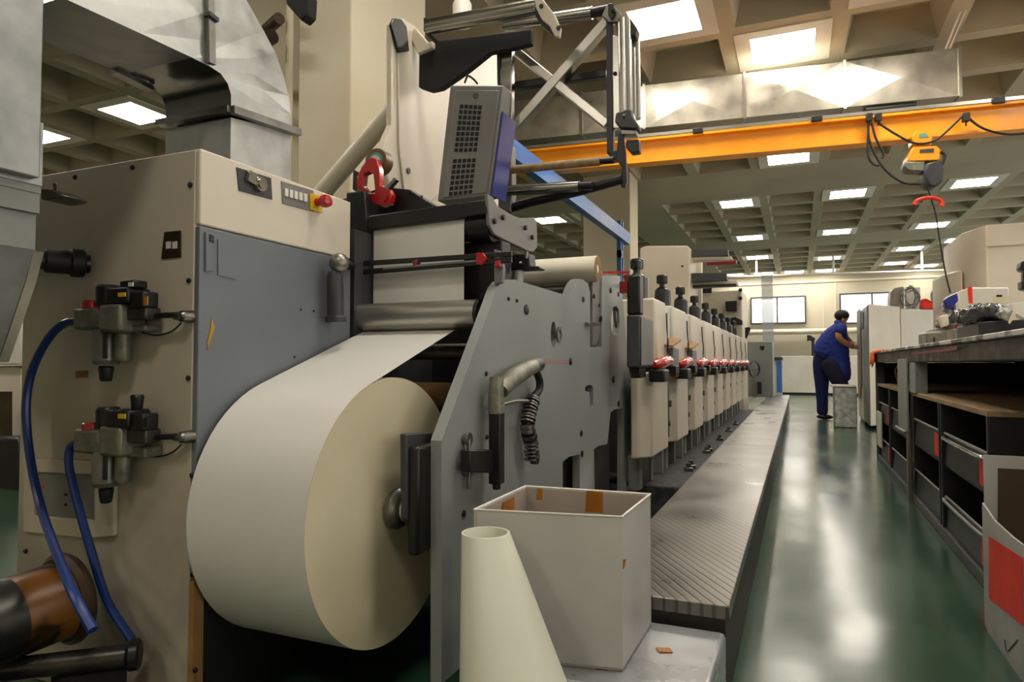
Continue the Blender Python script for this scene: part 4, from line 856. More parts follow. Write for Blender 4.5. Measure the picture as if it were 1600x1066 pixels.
# ================================================================ PRESS UNITS
bs = empty('machine_bed', (-1, 7, 0), 'low grey dusty machine bed under the row of press units', 'machine bed')
b = MB(); b.box(-1.45, -.545, 3.72, 10.3, 0, .19); b.build('bed', 'dust', bs, bevel=.01)
b = MB(); b.box(-.575, -.548, 3.72, 10.3, .19, .215); b.build('edge_rail', 'steel_dull', bs)
for y in (4.3, 4.42, 5.2, 5.32, 6.1, 6.9, 7.7):
    b = MB(); b.lathe((-.64, y, .19), (0, 0, 1), [(0, .03), (.02, .03), (.025, .015), (.05, .014)], n=12); b.build('bolt', 'steel_dull', bs)
def unit():
    u = empty('press_unit', (-1, 0, 0), None, 'press unit', 'cream label press units in one line')
    # origin at far end Y=0
    b = MB(); b.box(-1.24, -.722, -.745, -.57, .868, 1.205); b.build('cover_strip', 'white_paint', u, bevel=.006)
    b = MB(); b.hexa([(-.70, -.568, .868), (-.70, -.006, .868), (-1.25, -.006, .868), (-1.25, -.568, .868)], [(-.712, -.568, 1.215), (-.712, -.006, 1.215), (-1.25, -.006, 1.215), (-1.25, -.568, 1.215)]); b.build('upper_cover', 'press_cream', u, bevel=.012)
    b = MB(); b.prism([(-.70, -.47, .372), (-.70, -.012, .372), (-.80, -.012, .372), (-.80, -.53, .372), (-.76, -.53, .372)], (0, 0, .44)); b.build('lower_cover', 'press_cream', u, bevel=.01)
    b = MB(); b.box(-1.25, -.86, -.27, -.01, .25, .866); b.build('inner_body', 'dark_grey', u)
    b = MB(); b.box(-.86, -.77, -.60, -.555, .19, .86); b.build('side_frame', 'frame_grey', u, bevel=.004)
    b = MB(); b.box(-.84, -.78, -.11, -.05, .19, .37); b.build('foot', 'frame_grey', u, bevel=.003)
    b = MB(); b.box(-.84, -.78, -.42, -.34, .19, .37); b.build('foot', 'frame_grey', u, bevel=.003)
    b = MB(); b.box(-.80, -.72, -.67, -.62, .42, .80); b.build('ink_duct', 'black', u, bevel=.004)
    b = MB(); b.cyl((-.78, -.66, .62), (-.70, -.66, .62), .02, n=12); b.cyl((-.78, -.64, .50), (-.71, -.64, .50), .015, n=12); b.build('shaft_end', 'steel_dull', u)
    b = MB(); b.tube([(-.68, -.54, .855), (-.665, -.46, .858), (-.66, -.3, .872), (-.665, -.14, .872), (-.68, -.09, .868)], lambda t: .010 + .022 * math.sin(math.pi * min(1, max(0, t * .85 + .12))) ** 1.3, n=18, smooth=4); b.build('red_handle', 'red', u)
    b = MB(); b.box(-.70, -.64, -.09, .02, .80, .845); b.build('hinge_block', 'black', u, bevel=.004)
    b = MB(); b.box(-.70, -.62, -.56, -.42, .765, .83); b.build('black_knob', 'black', u, bevel=.01)
    b = MB(); b.lathe((-.74, -.66, .80), (1, 0, 0), [(0, .03), (.03, .03), (.035, .02), (.07, .024), (.08, .018)], n=14); b.build('brass_valve', 'brass', u)
    b = MB(); b.lathe((-.85, -.13, 1.21), (0, 0, 1), [(0, .05), (.12, .05), (.15, .046), (.165, .03), (.17, .018), (.19, .018), (.192, .034), (.2, .037), (.245, .037), (.252, .03)], n=20); b.build('adjuster_knob', 'black', u)
    b = MB(); b.box(-.88, -.80, -.075, -.045, 1.21, 1.36); b.build('adjuster_plate', 'frame_grey', u, bevel=.004)
    b = MB(); b.tube([(-.699, -.05, 1.15), (-.694, -.06, 1.05), (-.68, -.12, .99), (-.685, -.1, .93), (-.67, -.2, .89)], .005, n=6); b.build('cable', 'black', u)
    return u
U = unit(); ords = ['nearest of the line, right beside the grey guard', 'second of the line from the grey guard']
ordn = ['third', 'fourth', 'fifth', 'sixth', 'seventh', 'eighth', 'ninth and farthest']
for k in range(9):
    o = U if k == 0 else copy_tree(U)
    o.location = (-1, 3.96 + .77 * k, 0)
    o['label'] = 'cream press unit with red handle, ' + (ords[k] if k < 2 else ordn[k - 2] + ' in line from the paper roll')
for c in kids(U):
    nm = c.name.split('.')[0]
    if nm in ('cover_strip', 'ink_duct', 'brass_valve', 'shaft_end', 'side_frame'): bpy.data.objects.remove(c)
    elif nm == 'upper_cover':
        c.data = c.data.copy()
        for v in c.data.vertices:
            if v.co.y < -.4: v.co.y = -.32
for k, lb in ((0, 'brown slanted ink tray on a dark box after the first press unit'), (1, 'brown slanted ink tray on a dark box after the second press unit')):
    y = 3.96 + .77 * k
    t = empty('ink_tray', (-.68, y, .95), lb, 'ink tray', 'ink trays between the press units')
    b = MB(); b.box(-.73, -.665, y - .03, y + .17, .80, .95); b.build('box', 'blue_side' if False else 'panel_grey', t, bevel=.004)
    b = MB(); b.prism([(-.73, y - .10, .955), (-.73, y + .19, 1.01), (-.655, y + .19, .995), (-.655, y - .10, .952)], (0, 0, .012)); b.build('tray', 'kraft', t, bevel=.002)
gd = empty('side_guard', (-.7, 3.2, .86), 'dark grey box guard between the grey side plate and the first press unit', 'guard')
b = MB(); b.box(-.735, -.672, 3.08, 3.36, .84, 1.085); b.build('box', 'dark_grey', gd, bevel=.008)
b = MB(); b.box(-.671, -.664, 3.09, 3.35, .85, 1.075); b.build('cover', 'brown_metal' if False else 'mid_grey', gd, bevel=.004)
b = MB(); b.box(-.735, -.69, 3.16, 3.30, .79, .84); b.build('lower_block', 'black', gd, bevel=.006)
ad = empty('main_adjuster', (-.7, 3.14, 1.09), 'tall black adjuster head on the guard with red lever pointing left', 'adjuster')
b = MB(); b.box(-.738, -.675, 3.10, 3.18, 1.087, 1.275); b.build('body', 'black', ad, bevel=.01)
b = MB(); b.lathe((-.702, 3.14, 1.275), (0, 0, 1), [(0, .022), (.015, .014), (.03, .014), (.034, .027), (.068, .027), (.072, .022)], n=20); b.build('knob', 'black', ad)
b = MB(); b.bar(P(942, 426, 'Y', 3.14), P(984, 426, 'Y', 3.14), .012, .012); b.build('red_lever', 'red', ad)
b = MB(); b.tube([P(978, 430, 'Y', 3.12), P(984, 460, 'Y', 3.12), P(986, 500, 'Y', 3.12), P(984, 520, 'Y', 3.12)], .014); b.build('red_bracket', 'red_dark', ad)
b = MB(); b.prism(PL([(968, 440), (980, 440), (980, 458), (968, 458)], 'Y', 3.10), (0, .02, 0)); b.build('tag', 'red_dark', ad)
b = MB(); b.prism(PL([(970, 443), (978, 443), (978, 451), (970, 451)], 'Y', 3.396), (0, .003, 0)); b.build('blue_print', 'blue_paint', ad)
# dryer cabinet and cross arms
dc = empty('dryer_cabinet', (-1.3, 7.4, 1.2), 'square cream dryer cabinet standing above the middle of the press', 'cabinet')
b = MB(); b.prism(PL([(1000, 388), (1010, 384), (1074, 384), (1078, 388), (1078, 520), (1000, 520)], 'Y', 7.0), (0, .9, 0)); b.build('body', 'press_cream', dc, bevel=.01)
b = MB(); b.sphere(P(1066, 416, 'Y', 6.99), .012, 8); b.build('lock', 'black', dc)
b = MB(); b.box(-1.28, -1.05, 7.1, 7.8, 1.215, 1.45); b.build('stand', 'dark_grey', dc)
for pts, m, lb in (([(1077, 391), (1137, 389), (1138, 399), (1077, 401)], 'dark_grey', 'top grey cross arm beside the cream dryer cabinet'), ([(1083, 402), (1142, 400), (1146, 406), (1083, 409)], 'press_cream', 'pale cross arm second from the top beside the dryer cabinet'),
                   ([(1104, 408), (1150, 405), (1151, 412), (1104, 414)], 'red_dark', 'dark red cross arm beside the dryer cabinet'), ([(1071, 427), (1135, 426), (1136, 438), (1071, 441)], 'dark_grey', 'thick grey cross arm in the middle beside the dryer cabinet'),
                   ([(1074, 440), (1152, 438), (1153, 446), (1074, 451)], 'press_cream', 'long pale cross arm above the small printing heads'), ([(1079, 446), (1150, 443), (1150, 447), (1079, 450)], 'black', 'thin black bar under the long pale cross arm')):
    dp = {'press_cream': 7.25, 'dark_grey': 7.1, 'red_dark': 7.4, 'black': 7.2}[m]
    b = MB(); b.prism(PL(pts, 'Y', dp), (0, .1, 0)); tag(b.build('cross_arm', m, bevel=.004), lb, 'cross arm', 'cross arms over the press')
b = MB(); b.prism(PL([(1076, 398), (1088, 398), (1088, 520), (1076, 520)], 'Y', 7.45), (0, .12, 0)); b.prism(PL([(1088, 404), (1096, 404), (1096, 520), (1088, 520)], 'Y', 7.58), (0, .1, 0)); tag(b.build('arm_stand', 'press_cream'), 'cream upright stand carrying the cross arms', 'stand')
rc = empty('rewinder_cabinet', (-1.3, 11.2, 0), 'cream rewinder cabinet at the far end of the press line', 'cabinet')
b = MB(); b.box(-1.7, -.78, 10.75, 11.8, 0, 1.98); b.build('body', 'press_cream', rc, bevel=.02)
b = MB(); b.prism(PL([(1096, 450), (1112, 450), (1112, 458), (1096, 458)], 'Y', 10.74), (0, .01, 0)); b.build('display', 'black', rc)
b = MB(); b.prism(PL([(1133, 471), (1151, 470), (1151, 486), (1134, 486)], 'Y', 10.6), (0, .15, 0)); b.build('control_head', 'black', rc, bevel=.006)
for x, y in ((1157, 453), (1157, 466)):
    b = MB(); b.sphere(P(x, y, 'Y', 10.74), .03, 8); b.build('bolt', 'black', rc)
o = empty('printing_head', P(1148, 500, 'Y', 10.2), 'small black machine head sticking out at the end of the press row', 'machine head')
b = MB(); b.prism(PL([(1140, 497), (1150, 495), (1160, 501), (1160, 508), (1142, 506)], 'Y', 10.2), (0, .1, 0)); b.build('arm', 'black', o, bevel=.01)
b = MB(); b.prism(PL([(1164, 512), (1172, 511), (1172, 516), (1166, 530), (1164, 528)], 'Y', 10.25), (0, .08, 0)); b.build('head', 'black', o, bevel=.006)
q = P(1150, 502, 'Y', 10.25); b = MB(); b.box(q.x - .04, q.x, 10.25, 10.8, q.z - .03, q.z + .03); b.build('mount', 'black', o)
# grey enclosure at the platform end
ge = empty('grey_enclosure', (-.62, 12.8, PZ), 'small grey enclosure at the far end of the walkway platform', 'enclosure')
b = MB(); b.box(-.84, -.42, 12.7, 13.4, PZ, 1.25); b.build('body', 'frame_grey', ge, bevel=.01)
b = MB(); b.prism(PL([(1187, 541), (1195, 541), (1193, 548), (1188, 546)], 'Y', 12.69), (0, .01, 0)); b.build('handle', 'black', ge)
b = MB(); b.prism(PL([(1183, 597), (1190, 597), (1190, 616), (1183, 616)], 'Y', 12.4), (0, .1, 0)); b.build('foot_pedal', 'black', ge)
hw = empty('hand_wheel', P(1179, 578, 'Y', 12.3), 'dark hand wheel beside the grey enclosure', 'wheel')
b = MB(); k = P(1178, 577, 'Y', 12.3); n_w = Vector((.8, -.6, 0)); b.ring(k, k + n_w * .03, .14, .12, n=28); b.bar(k + Vector((0, 0, -.12)), k + Vector((0, 0, .12)), .02, .02); b.bar(k + Vector((-.07, -.1, 0)), k + Vector((.07, .1, 0)), .02, .02); b.build('rim', 'black', hw)
b = MB(); b.box(k.x - .02, k.x + .02, k.y, k.y + .3, PZ, k.z); b.build('pedestal', 'steel_dull', hw)
bc = empty('blue_cart', (-.4, 14.2, 0), 'small blue sided cart with dark top behind the platform end', 'cart')
b = MB(); b.box(-.50, -.31, 14.0, 14.5, .1, .92); b.build('body', 'press_cream', bc); b = MB(); b.box(-.40, -.305, 13.99, 14.5, .3, .9); b.build('side', 'blue_paint', bc)
b = MB(); b.box(-.52, -.29, 13.97, 14.5, .92, .98); b.build('top', 'dark_grey', bc); b = MB(); b.box(-.52, -.29, 13.97, 14.5, .0, .1); b.build('base', 'steel_dull', bc)
# clear plastic strip hanging far behind
cm = bpy.data.materials.new('clear_strip'); cm.use_nodes = True; nt = cm.node_tree; bb = nt.nodes['Principled BSDF']; bb.inputs['Base Color'].default_value = hexc('a9b0b4'); bb.inputs['Roughness'].default_value = .2; bb.inputs['Alpha'].default_value = .55; M['clear'] = cm
b = MB(); b.prism([P(1189, 428, 'Y', 16), P(1207, 428, 'Y', 16), P(1211, 628, 'Y', 16), P(1194, 628, 'Y', 16)], (0, .05, 0)); tag(b.build('plastic_strip', 'clear', smooth=0), 'tall translucent grey post in front of the first back window', 'post')
# long white counter in the back
wc = empty('white_counter', (.3, 20.2, 0), 'long white cabinet counter by the back wall behind the worker', 'counter')
b = MB(); b.box(-.45, 1.6, 20.0, 20.8, .06, 1.06); b.build('body', 'white_paint', wc, bevel=.01); b = MB(); b.box(-.43, 1.58, 20.04, 20.8, 0, .06); b.build('plinth', 'black', wc)
b = MB(); b.prism(PL([(1261, 524), (1266, 524), (1274, 529), (1272, 535), (1264, 532), (1261, 534)], 'Y', 20.2), (0, .1, 0)); b.prism(PL([(1268, 532), (1272, 532), (1274, 558), (1268, 558)], 'Y', 20.25), (0, .05, 0)); tag(b.build('desk_lamp', 'black'), 'small black lamp head above the white counter behind the worker', 'lamp')

# ================================================================ TALL WHITE CABINET BY THE WORKER
zc0 = P(1350, 475, 'Y', 9.8).z
wcab = empty('tall_cabinet', (1.2, 10.6, 0), 'tall off-white cabinet the worker leans on, beyond the bench', 'cabinet')
b = MB(); b.prism([(.84, 9.8, .05), (1.28, 10.5, .05), (1.28, 11.6, .05), (.84, 11.6, .05)], (0, 0, zc0 - .05)); b.build('body', 'press_cream', wcab, bevel=.01)
b = MB(); b.prism([(1.285, 10.5, .05), (1.80, 10.9, .05), (1.80, 11.6, .05), (1.285, 11.6, .05)], (0, 0, zc0 - .08)); b.build('side_body', 'white_paint', wcab, bevel=.01)
b = MB(); b.box(.828, .842, 9.84, 10.6, .06, zc0 - .02); b.build('door', 'frame_grey', wcab, bevel=.003)
b = MB(); b.box(.822, .83, 10.9, 11.5, .5, zc0 + .02); b.build('door', 'frame_grey', wcab, bevel=.003)
b = MB(); b.prism(PL([(1344, 486), (1349, 488), (1349, 514), (1344, 512)], 'X', .822), (.01, 0, 0)); b.build('vent_slot', 'dark_grey', wcab)
b = MB(); b.box(.82, .836, 11.1, 11.45, .35, 1.02); b.build('amber_panel', 'amber', wcab)
b = MB(); b.box(.86, 1.78, 10.9, 11.58, 0, .05); b.build('plinth', 'black', wcab)
# stuff on the cabinet
for pts, lb, yy in (([(1390, 482), (1392, 456), (1397, 450), (1412, 448), (1413, 484)], 'grey metal box with coiled cable at its side, on the tall off-white cabinet', 10.95), ([(1462, 482), (1464, 450), (1470, 446), (1496, 447), (1497, 484)], 'grey metal box with loose cables, at the outer end of the tall cabinet', 11.0)):
    o = empty('metal_box', P(pts[0][0], 482, 'Y', yy), lb, 'metal box'); b = MB(); b.prism(PL(pts, 'Y', yy), (0, .35, 0)); b.build('body', 'steel_dull', o, bevel=.008)
    cx = 1424 if pts[0][0] < 1400 else 1471
    b = MB(); random.seed(cx)
    for r_ in range(7):
        c = P(cx + random.uniform(-4, 4), 465 + random.uniform(-3, 3), 'Y', yy - .03 + .008 * r_); rx, rz = random.uniform(.06, .11), random.uniform(.10, .15)
        b.tube([c + Vector((rx * math.cos(a * math.pi / 6), random.uniform(-.02, .02), rz * math.sin(a * math.pi / 6))) for a in range(13)], .009, n=6, smooth=3)
    b.build('cable_coil', 'film', o)
b = MB(); b.prism(PL([(1440, 482), (1441, 467), (1448, 466), (1456, 471), (1478, 472), (1478, 478), (1462, 482)], 'Y', 10.9), (0, .25, 0)); tag(b.build('red_cloth', 'red_flat', bevel=.02), 'bright red cloth between the two grey metal boxes', 'cloth')
b = MB(); b.prism(PL([(1414, 483), (1414, 449), (1438, 449), (1438, 483)], 'Y', 11.25), (0, .2, 0)); tag(b.build('glass_case', 'clear', bevel=.005), 'pale transparent case behind the coiled cable on the tall cabinet', 'case')

# ================================================================ WORK BENCH
bn = empty('work_bench', (1.1, 4.5, 0), 'long heavy work bench with paint chipped dark top along the aisle', 'work bench')
b = MB(); b.box(.63, 1.7, 1.6, 6.95, .868, .945); b.build('apron', 'bench_edge', bn, bevel=.006)
b = MB(); b.box(.615, 1.72, 1.58, 6.97, .945, .965); b.build('worktop', 'bench_top', bn, bevel=.004)
plate([(1425, 554), (1465, 551), (1495, 547), (1495, 541), (1465, 547), (1425, 551)], 'X', .6135, .001, 'red_paint', 'red_dark', bn)
b = MB(); b.box(.62, .632, 4.86, 5.27, .43, .89); b.box(.635, .70, 4.62, 4.85, .68, .868); b.build('post_panel', 'frame_grey', bn, bevel=.003)
b = MB(); b.box(.622, .64, 4.87, 4.93, 0, .45); b.cyl((.612, 4.87, .425), (.612, 5.3, .425), .010); b.build('chrome_post', 'steel_dull', bn, bevel=.002)
for lx, ly in ((.64, 6.87), (1.705, 6.87), (1.705, 1.65), (.66, 1.65)):
    b = MB(); b.box(lx, lx + .07, ly, ly + .07, 0, .868); b.build('leg', 'dark_grey', bn, bevel=.004)
b = MB(); b.box(1.68, 1.7, 1.7, 6.9, .05, .868); b.build('back_panel', 'black_matte', bn)
b = MB(); b.box(.705, 1.69, 6.90, 6.93, .02, .866); b.build('dark_end_sheet', 'black_matte', bn)  # black sheet added to keep the space under the bench dark
b = MB(); b.box(.632, .645, 6.50, 6.80, .14, .44); b.build('white_board', 'white_paint', bn, bevel=.002)
su = empty('drawer_rack', (1.0, 4.9, 0), 'low black rack of parts trays with plywood top under the work bench', 'shelf rack')
b = MB(); b.box(.645, 1.5, 3.015, 6.82, .66, .683); b.build('plywood_top', 'wood', su, bevel=.002)
b = MB(); b.box(.64, 1.5, 3.0, 6.85, 0, .05); b.build('base_board', 'dark_grey', su, bevel=.003)
ys_ = [3.03, 3.93, 4.86, 5.98, 6.80]
for i, y in enumerate(ys_):
    for dy in ((0, .06) if 0 < i < 4 else (0,)):
        b = MB(); b.box(.652, 1.48, y + dy - .008, y + dy + .008, .05, .66); b.build('divider', 'shelf_dark', su)
        b = MB(); b.bar((.650, y + dy, .05), (.650, y + dy, .66), .02, .008, up=(1, 0, 0)); b.build('edge_strip', 'tray' if i != 2 else 'steel_dull', su)
b = MB(); b.box(1.47, 1.5, 3.02, 6.8, .05, .66); b.build('back_panel', 'black_matte', su)
b = MB(); b.box(.66, 1.47, 3.03, 6.8, .352, .36); b.build('shelf', 'shelf_dark', su)
# trays: individual things in the rack bays
TR = []
def tray():
    t = empty('parts_tray', (0, 0, 0), None, 'tray', 'dark parts trays in the rack under the bench')
    # local: x 0..0.7 (into rack), y 0..1 scaled, z
    b = MB(); b.hexa([(.0, .02, .0), (.7, .02, .0), (.7, .86, .0), (.0, .86, .0)], [(.0, .02, .012), (.7, .02, .012), (.7, .86, .012), (.0, .86, .012)]); b.build('bottom', 'tray', t)
    b = MB(); b.hexa([(-.012, .02, 0), (0, .02, 0), (0, .86, 0), (-.012, .86, 0)], [(.0, .02, .14), (.008, .02, .14), (.008, .86, .14), (.0, .86, .14)]); b.build('front_lip', 'tray', t, bevel=.003)
    b = MB(); b.cyl((-.012, .03, .155), (-.012, .85, .155), .006, n=8); b.build('top_rail', 'mid_grey', t)
    b = MB(); b.box(-.016, -.013, .03, .15, .02, .135); b.build('red_label', 'red_flat', t, bevel=.001)
    return t
T0 = tray(); first = True
tlab = {(0, 1): 'dark parts tray with red card nearest to the grey carton, upper level', (0, 0): 'dark parts tray low down behind the grey carton corner', (1, 1): 'dark parts tray with red card beside the chrome post, upper level', (1, 0): 'dark parts tray beside the chrome post, lower level',
        (2, 1): 'dark parts tray beyond the grey post panel, upper level', (2, 0): 'dark parts tray beyond the grey post panel, lower level', (3, 1): 'dark parts tray with red card at the far end of the rack, upper level', (3, 0): 'dark parts tray with red card at the far end of the rack, lower level'}
for i in range(4):
    for lv in (1, 0):
        o = T0 if first else copy_tree(T0); first = False
        y0 = ys_[i] + (.06 if 0 < i else 0); ln = ys_[i + 1] - y0
        o.location = (.668, y0 + .01, .362 if lv else .052); o.scale = (1, ln / .9, 1); o['label'] = tlab[(i, lv)]
        if (i, lv) in ((1, 0), (2, 1), (2, 0)):
            for c in kids(o):
                if c.name.startswith('red_label'): bpy.data.objects.remove(c)
for y0, z, m in ((3.1, .50, 'steel'), (3.1, .20, 'mid_grey')):
    b = MB(); b.tube([(.655, y0, z - .01), (.636, y0 + .03, z), (.632, y0 + .4, z + .0), (.636, y0 + .72, z), (.655, y0 + .76, z)], .008, n=8); lab(b.build('pull_handle', m, su), 'curved metal pull handle')
# tools lying in the trays
random.seed(3)
for i in range(16):
    bay = i % 4; y = random.uniform(ys_[bay] + .2, ys_[bay + 1] - .2); lv = i // 8
    z = .062 + .31 * lv + .004
    b = MB(); L_ = random.uniform(.1, .22); a = random.uniform(0, 3); p0 = Vector((.74 + random.random() * .2, y, z + .03)); dv = Vector((math.cos(a) * .3, math.sin(a), .15)).normalized()
    b.lathe(p0, dv, [(0, .02), (L_ * .3, .028), (L_ * .32, .02), (L_ * .8, .018), (L_ * .82, .03), (L_, .028)], n=12)
    tag(b.build('machine_part', random.choice(['dark_steel', 'black', 'mid_grey', 'steel_dull'])), 'small dark machine spindle lying in a parts tray under the bench', 'machine part', 'spindles in the parts trays')
b = MB(); b.tube([(.76, 6.4, .69), (.74, 6.4, .80), (.76, 6.33, .84), (.80, 6.25, .85)], .008, n=8); tag(b.build('grey_cable', 'mid_grey'), 'thin grey cable hanging above the plywood top at the far rack end', 'cable')
# grey carton with red label
gc = empty('grey_carton', (.75, 2.4, 0), 'grey open carton with big red label on the floor against the bench', 'box')
b = MB(); q = [P(1541, 985, 'X', .545), P(1541, 800, 'X', .545)]
pts = [Vector((.545, 2.64, .012)), Vector((.545, 2.64, .405)), Vector((.545, 2.5, .378)), Vector((.545, 2.3, .372)), Vector((.545, 1.95, .38)), Vector((.545, 1.95, 0)), Vector((.545, 2.6, 0))]
b.prism(pts, (.006, 0, 0)); b.build('side_wall', 'cardboard_grey' if 'cardboard_grey' in M else 'box_soiled', gc, smooth=0)
b = MB(); b.prism([Vector((.552, 2.64, 0)), Vector((1.0, 2.66, 0)), Vector((1.0, 2.66, .56)), Vector((.552, 2.64, .56))], (0, .006, 0)); b.build('back_wall', 'box_soiled', gc, smooth=0)
b = MB(); b.prism([Vector((.578, 2.636, .02)), Vector((1.0, 2.64, .02)), Vector((1.0, 2.64, .52)), Vector((.590, 2.636, .52))], (0, .002, 0)); b.build('brown_insert', mat('brown_card', '5a4634', .7, col2='4c3a2b', scale=6), gc, smooth=0)
b = MB(); b.box(.552, 1.0, 1.95, 1.956, 0, .38); b.build('front_wall', 'box_soiled', gc, smooth=0); b = MB(); b.box(1.0, 1.006, 1.95, 2.66, 0, .5); b.build('side_wall', 'box_soiled', gc, smooth=0); b = MB(); b.box(.552, 1.0, 1.956, 2.64, .0, .006); b.build('bottom', 'brown_metal', gc, smooth=0)
plate([(1545, 838), (1598, 872), (1598, 978), (1545, 935)], 'X', .5435, .001, 'red_label', 'red_flat', gc, smooth=0)
b = MB(); b.tube([P(1570, 1000, 'X', .544), P(1573, 1018, 'X', .544), P(1580, 1012, 'X', .544), P(1590, 1000, 'X', .544)], .0015, n=6); b.build('crease', 'dark_grey', gc)

# ---- things on the bench
b = MB(); n1 = 14; vs = []; 
prf = [(.600, .84), (.603, .90), (.606, .955), (.625, .975), (.70, .976), (.80, .972)]
for j in range(n1):
    y = 6.99 - j * .06; dz = .02 * math.sin(j * 1.3)
    for i_, (x, z) in enumerate(prf): vs.append((x - (.004 * math.sin(j * 2.1) if i_ < 3 else 0), y, z + (dz if i_ == 0 else 0) + (.05 * max(0, j - 3) * .1 if i_ == 0 else 0) + (.004 * math.sin(j * 1.7 + i_) if i_ > 3 else 0)))
b.add(vs, [[j * 6 + i, j * 6 + i + 1, (j + 1) * 6 + i + 1, (j + 1) * 6 + i] for j in range(n1 - 1) for i in range(5) if not (i < 2 and j > 4)])
rg = b.build('rag', mat('red_rag', 'ee3a1c', .8, col2='e8821a', scale=3, lo=.4, hi=.6), smooth=60); so = rg.modifiers.new('s', 'SOLIDIFY'); so.thickness = .006
tag(rg, 'red and orange rag draped over the far corner of the work bench', 'rag')
def onb(pts, yy, dep, name, m, label=None, cat=None, parent=None, bev=.004):
    return_ = plate(pts, 'Y', yy, dep, name, m, parent, bev)
    if label: tag(return_, label, cat)
    return return_
def blk(name, x0, x1, yy, dep, ptop, m, label, cat, pxl=None):
    pass
def bz(px, y): # bench surface point pixel row helper
    return P(px, 500, 'Y', y)
def boxon(name, px0, px1, ytop, yy, dep, m, label, cat, z0=.966, bev=.006):
    a, c = P(px0, ytop, 'Y', yy), P(px1, ytop, 'Y', yy); o = empty(name, (a.x, yy, z0), label, cat)
    b = MB(); b.box(a.x, c.x, yy, yy + dep, z0, a.z); b.build('body', m, o, bevel=bev); return o, a, c
o, a, c = boxon('wooden_crate', 1447, 1483, 520, 4.95, .3, 'crate_wood', 'small grey wooden crate with a dark slot on the bench', 'crate')
b = MB(); b.prism(PL([(1458, 528), (1461, 527), (1461, 538), (1458, 539)], 'Y', 4.948), (0, .002, 0)); b.build('slot', 'black', o)
o, a, c = boxon('wooden_crate', 1489, 1532, 514, 4.3, .35, 'crate_wood', 'larger grey wooden crate beside the black tray on the bench', 'crate')
b = MB(); b.prism([P(1440, 523, 'Y', 4.92), P(1447, 518, 'Y', 4.92), P(1515, 500, 'Y', 4.28), P(1517, 508, 'Y', 4.28), P(1490, 515, 'Y', 4.5)], (0, .05, .002)); tag(b.build('plank', 'crate_wood', bevel=.003), 'grey plank lying across the two wooden crates', 'plank')
b = MB(); b.prism(PL([(1481, 522), (1490, 520), (1490, 541), (1482, 541)], 'Y', 4.6), (0, .1, 0)); tag(b.build('steel_block', 'black', bevel=.004), 'narrow black block between the two wooden crates', 'block')
bt_ = empty('black_tray', P(1560, 530, 'Y', 3.6), 'deep black plastic tray holding the bag heap on the bench', 'tray')
b = MB(); b.prism(PL([(1528, 503), (1640, 497), (1640, 526), (1600, 526), (1552, 533), (1531, 533)], 'Y', 3.6), (0, .45, 0)); b.build('body', mat('tray_black', '2c2e33', .35, col2='202227', scale=5), bt_, bevel=.012)
def blob(name, pts, yy, dep, m, label, cat, seed=1, amp=.03, parent=None, sub=3):
    random.seed(seed); q = PL(pts, 'Y', yy); ce = sum(q, Vector()) / len(q); vs = []; n = len(q); lay = [(-.5, .5), (-.42, .85), (0, 1.), (.42, .85), (.5, .5)]
    for t, s_ in lay: vs += [ce + (p - ce) * s_ + Vector((0, dep * (t + .5), 0)) for p in q]
    b = MB(); fs = [[k * n + i, k * n + (i + 1) % n, (k + 1) * n + (i + 1) % n, (k + 1) * n + i] for k in range(4) for i in range(n)] + [list(range(n))[::-1], list(range(4 * n, 5 * n))]
    b.add(vs, fs); o = b.build(name, m, parent, smooth=70); s = o.modifiers.new('s', 'SUBSURF'); s.levels = s.render_levels = sub
    if amp:
        tx = bpy.data.textures.new(name, 'CLOUDS'); tx.noise_scale = .06; d = o.modifiers.new('d', 'DISPLACE'); d.texture = tx; d.strength = amp; d.texture_coords = 'GLOBAL'; d.mid_level = .5
    if label: tag(o, label, cat)
    return o
blob('plastic_bag', [(1500, 498), (1504, 484), (1512, 477), (1535, 474), (1562, 474), (1582, 478), (1586, 492), (1580, 504), (1540, 505), (1505, 505)], 3.62, .35, 'plastic_bag', 'heap of crumpled black plastic bags in the black tray on the bench', 'plastic bag', 2, .05)
blob('clear_film', [(1560, 486), (1572, 480), (1588, 482), (1586, 494), (1576, 503), (1562, 494)], 3.5, .1, 'film', 'crumpled clear film on the outer end of the black bag heap', 'film', 5, .04)
plate([(1583, 488), (1588, 484), (1586, 496), (1578, 506), (1576, 504)], 'Y', 3.44, .01, 'yellow_strap', 'paper_end', None); tag(bpy.data.objects['yellow_strap'], 'pale yellow strap hanging over the bag heap', 'strap')
blob('rag_bundle', [(1466, 506), (1470, 486), (1480, 468), (1494, 458), (1498, 468), (1498, 508), (1480, 513), (1470, 511)], 4.5, .18, mat('bundle_mix', 'c9b2a4', .6, col2='3a3a66', scale=14, lo=.42, hi=.55, kind='noise'), 'bundle of pink and blue wrapped packets standing on the plank', 'packets', 8, .04)
plate([(1474, 470), (1482, 464), (1496, 458), (1498, 470), (1490, 478), (1480, 482)], 'Y', 4.46, .04, 'blue_packet', 'blue_side', None, .006); tag(bpy.data.objects['blue_packet'], 'small dark blue packet on top of the wrapped bundle', 'packet')
plate([(1468, 494), (1481, 491), (1484, 508), (1472, 512)], 'Y', 4.42, .05, 'pink_packet', 'paper_warm', None, .006); tag(bpy.data.objects['pink_packet'], 'pale pink packet at the foot of the wrapped bundle', 'packet')
k = P(1500, 499, 'Y', 4.4); k.z = P(1500, 514, 'Y', 4.3).z + .027; b = MB(); b.lathe(k + Vector((0, 0, -.025)), (0, 0, 1), [(0, .022), (.015, .026), (.045, .026), (.05, .022)], n=18); tag(b.build('round_stopper', 'red'), 'round bright red cap beside the black bag heap', 'cap')
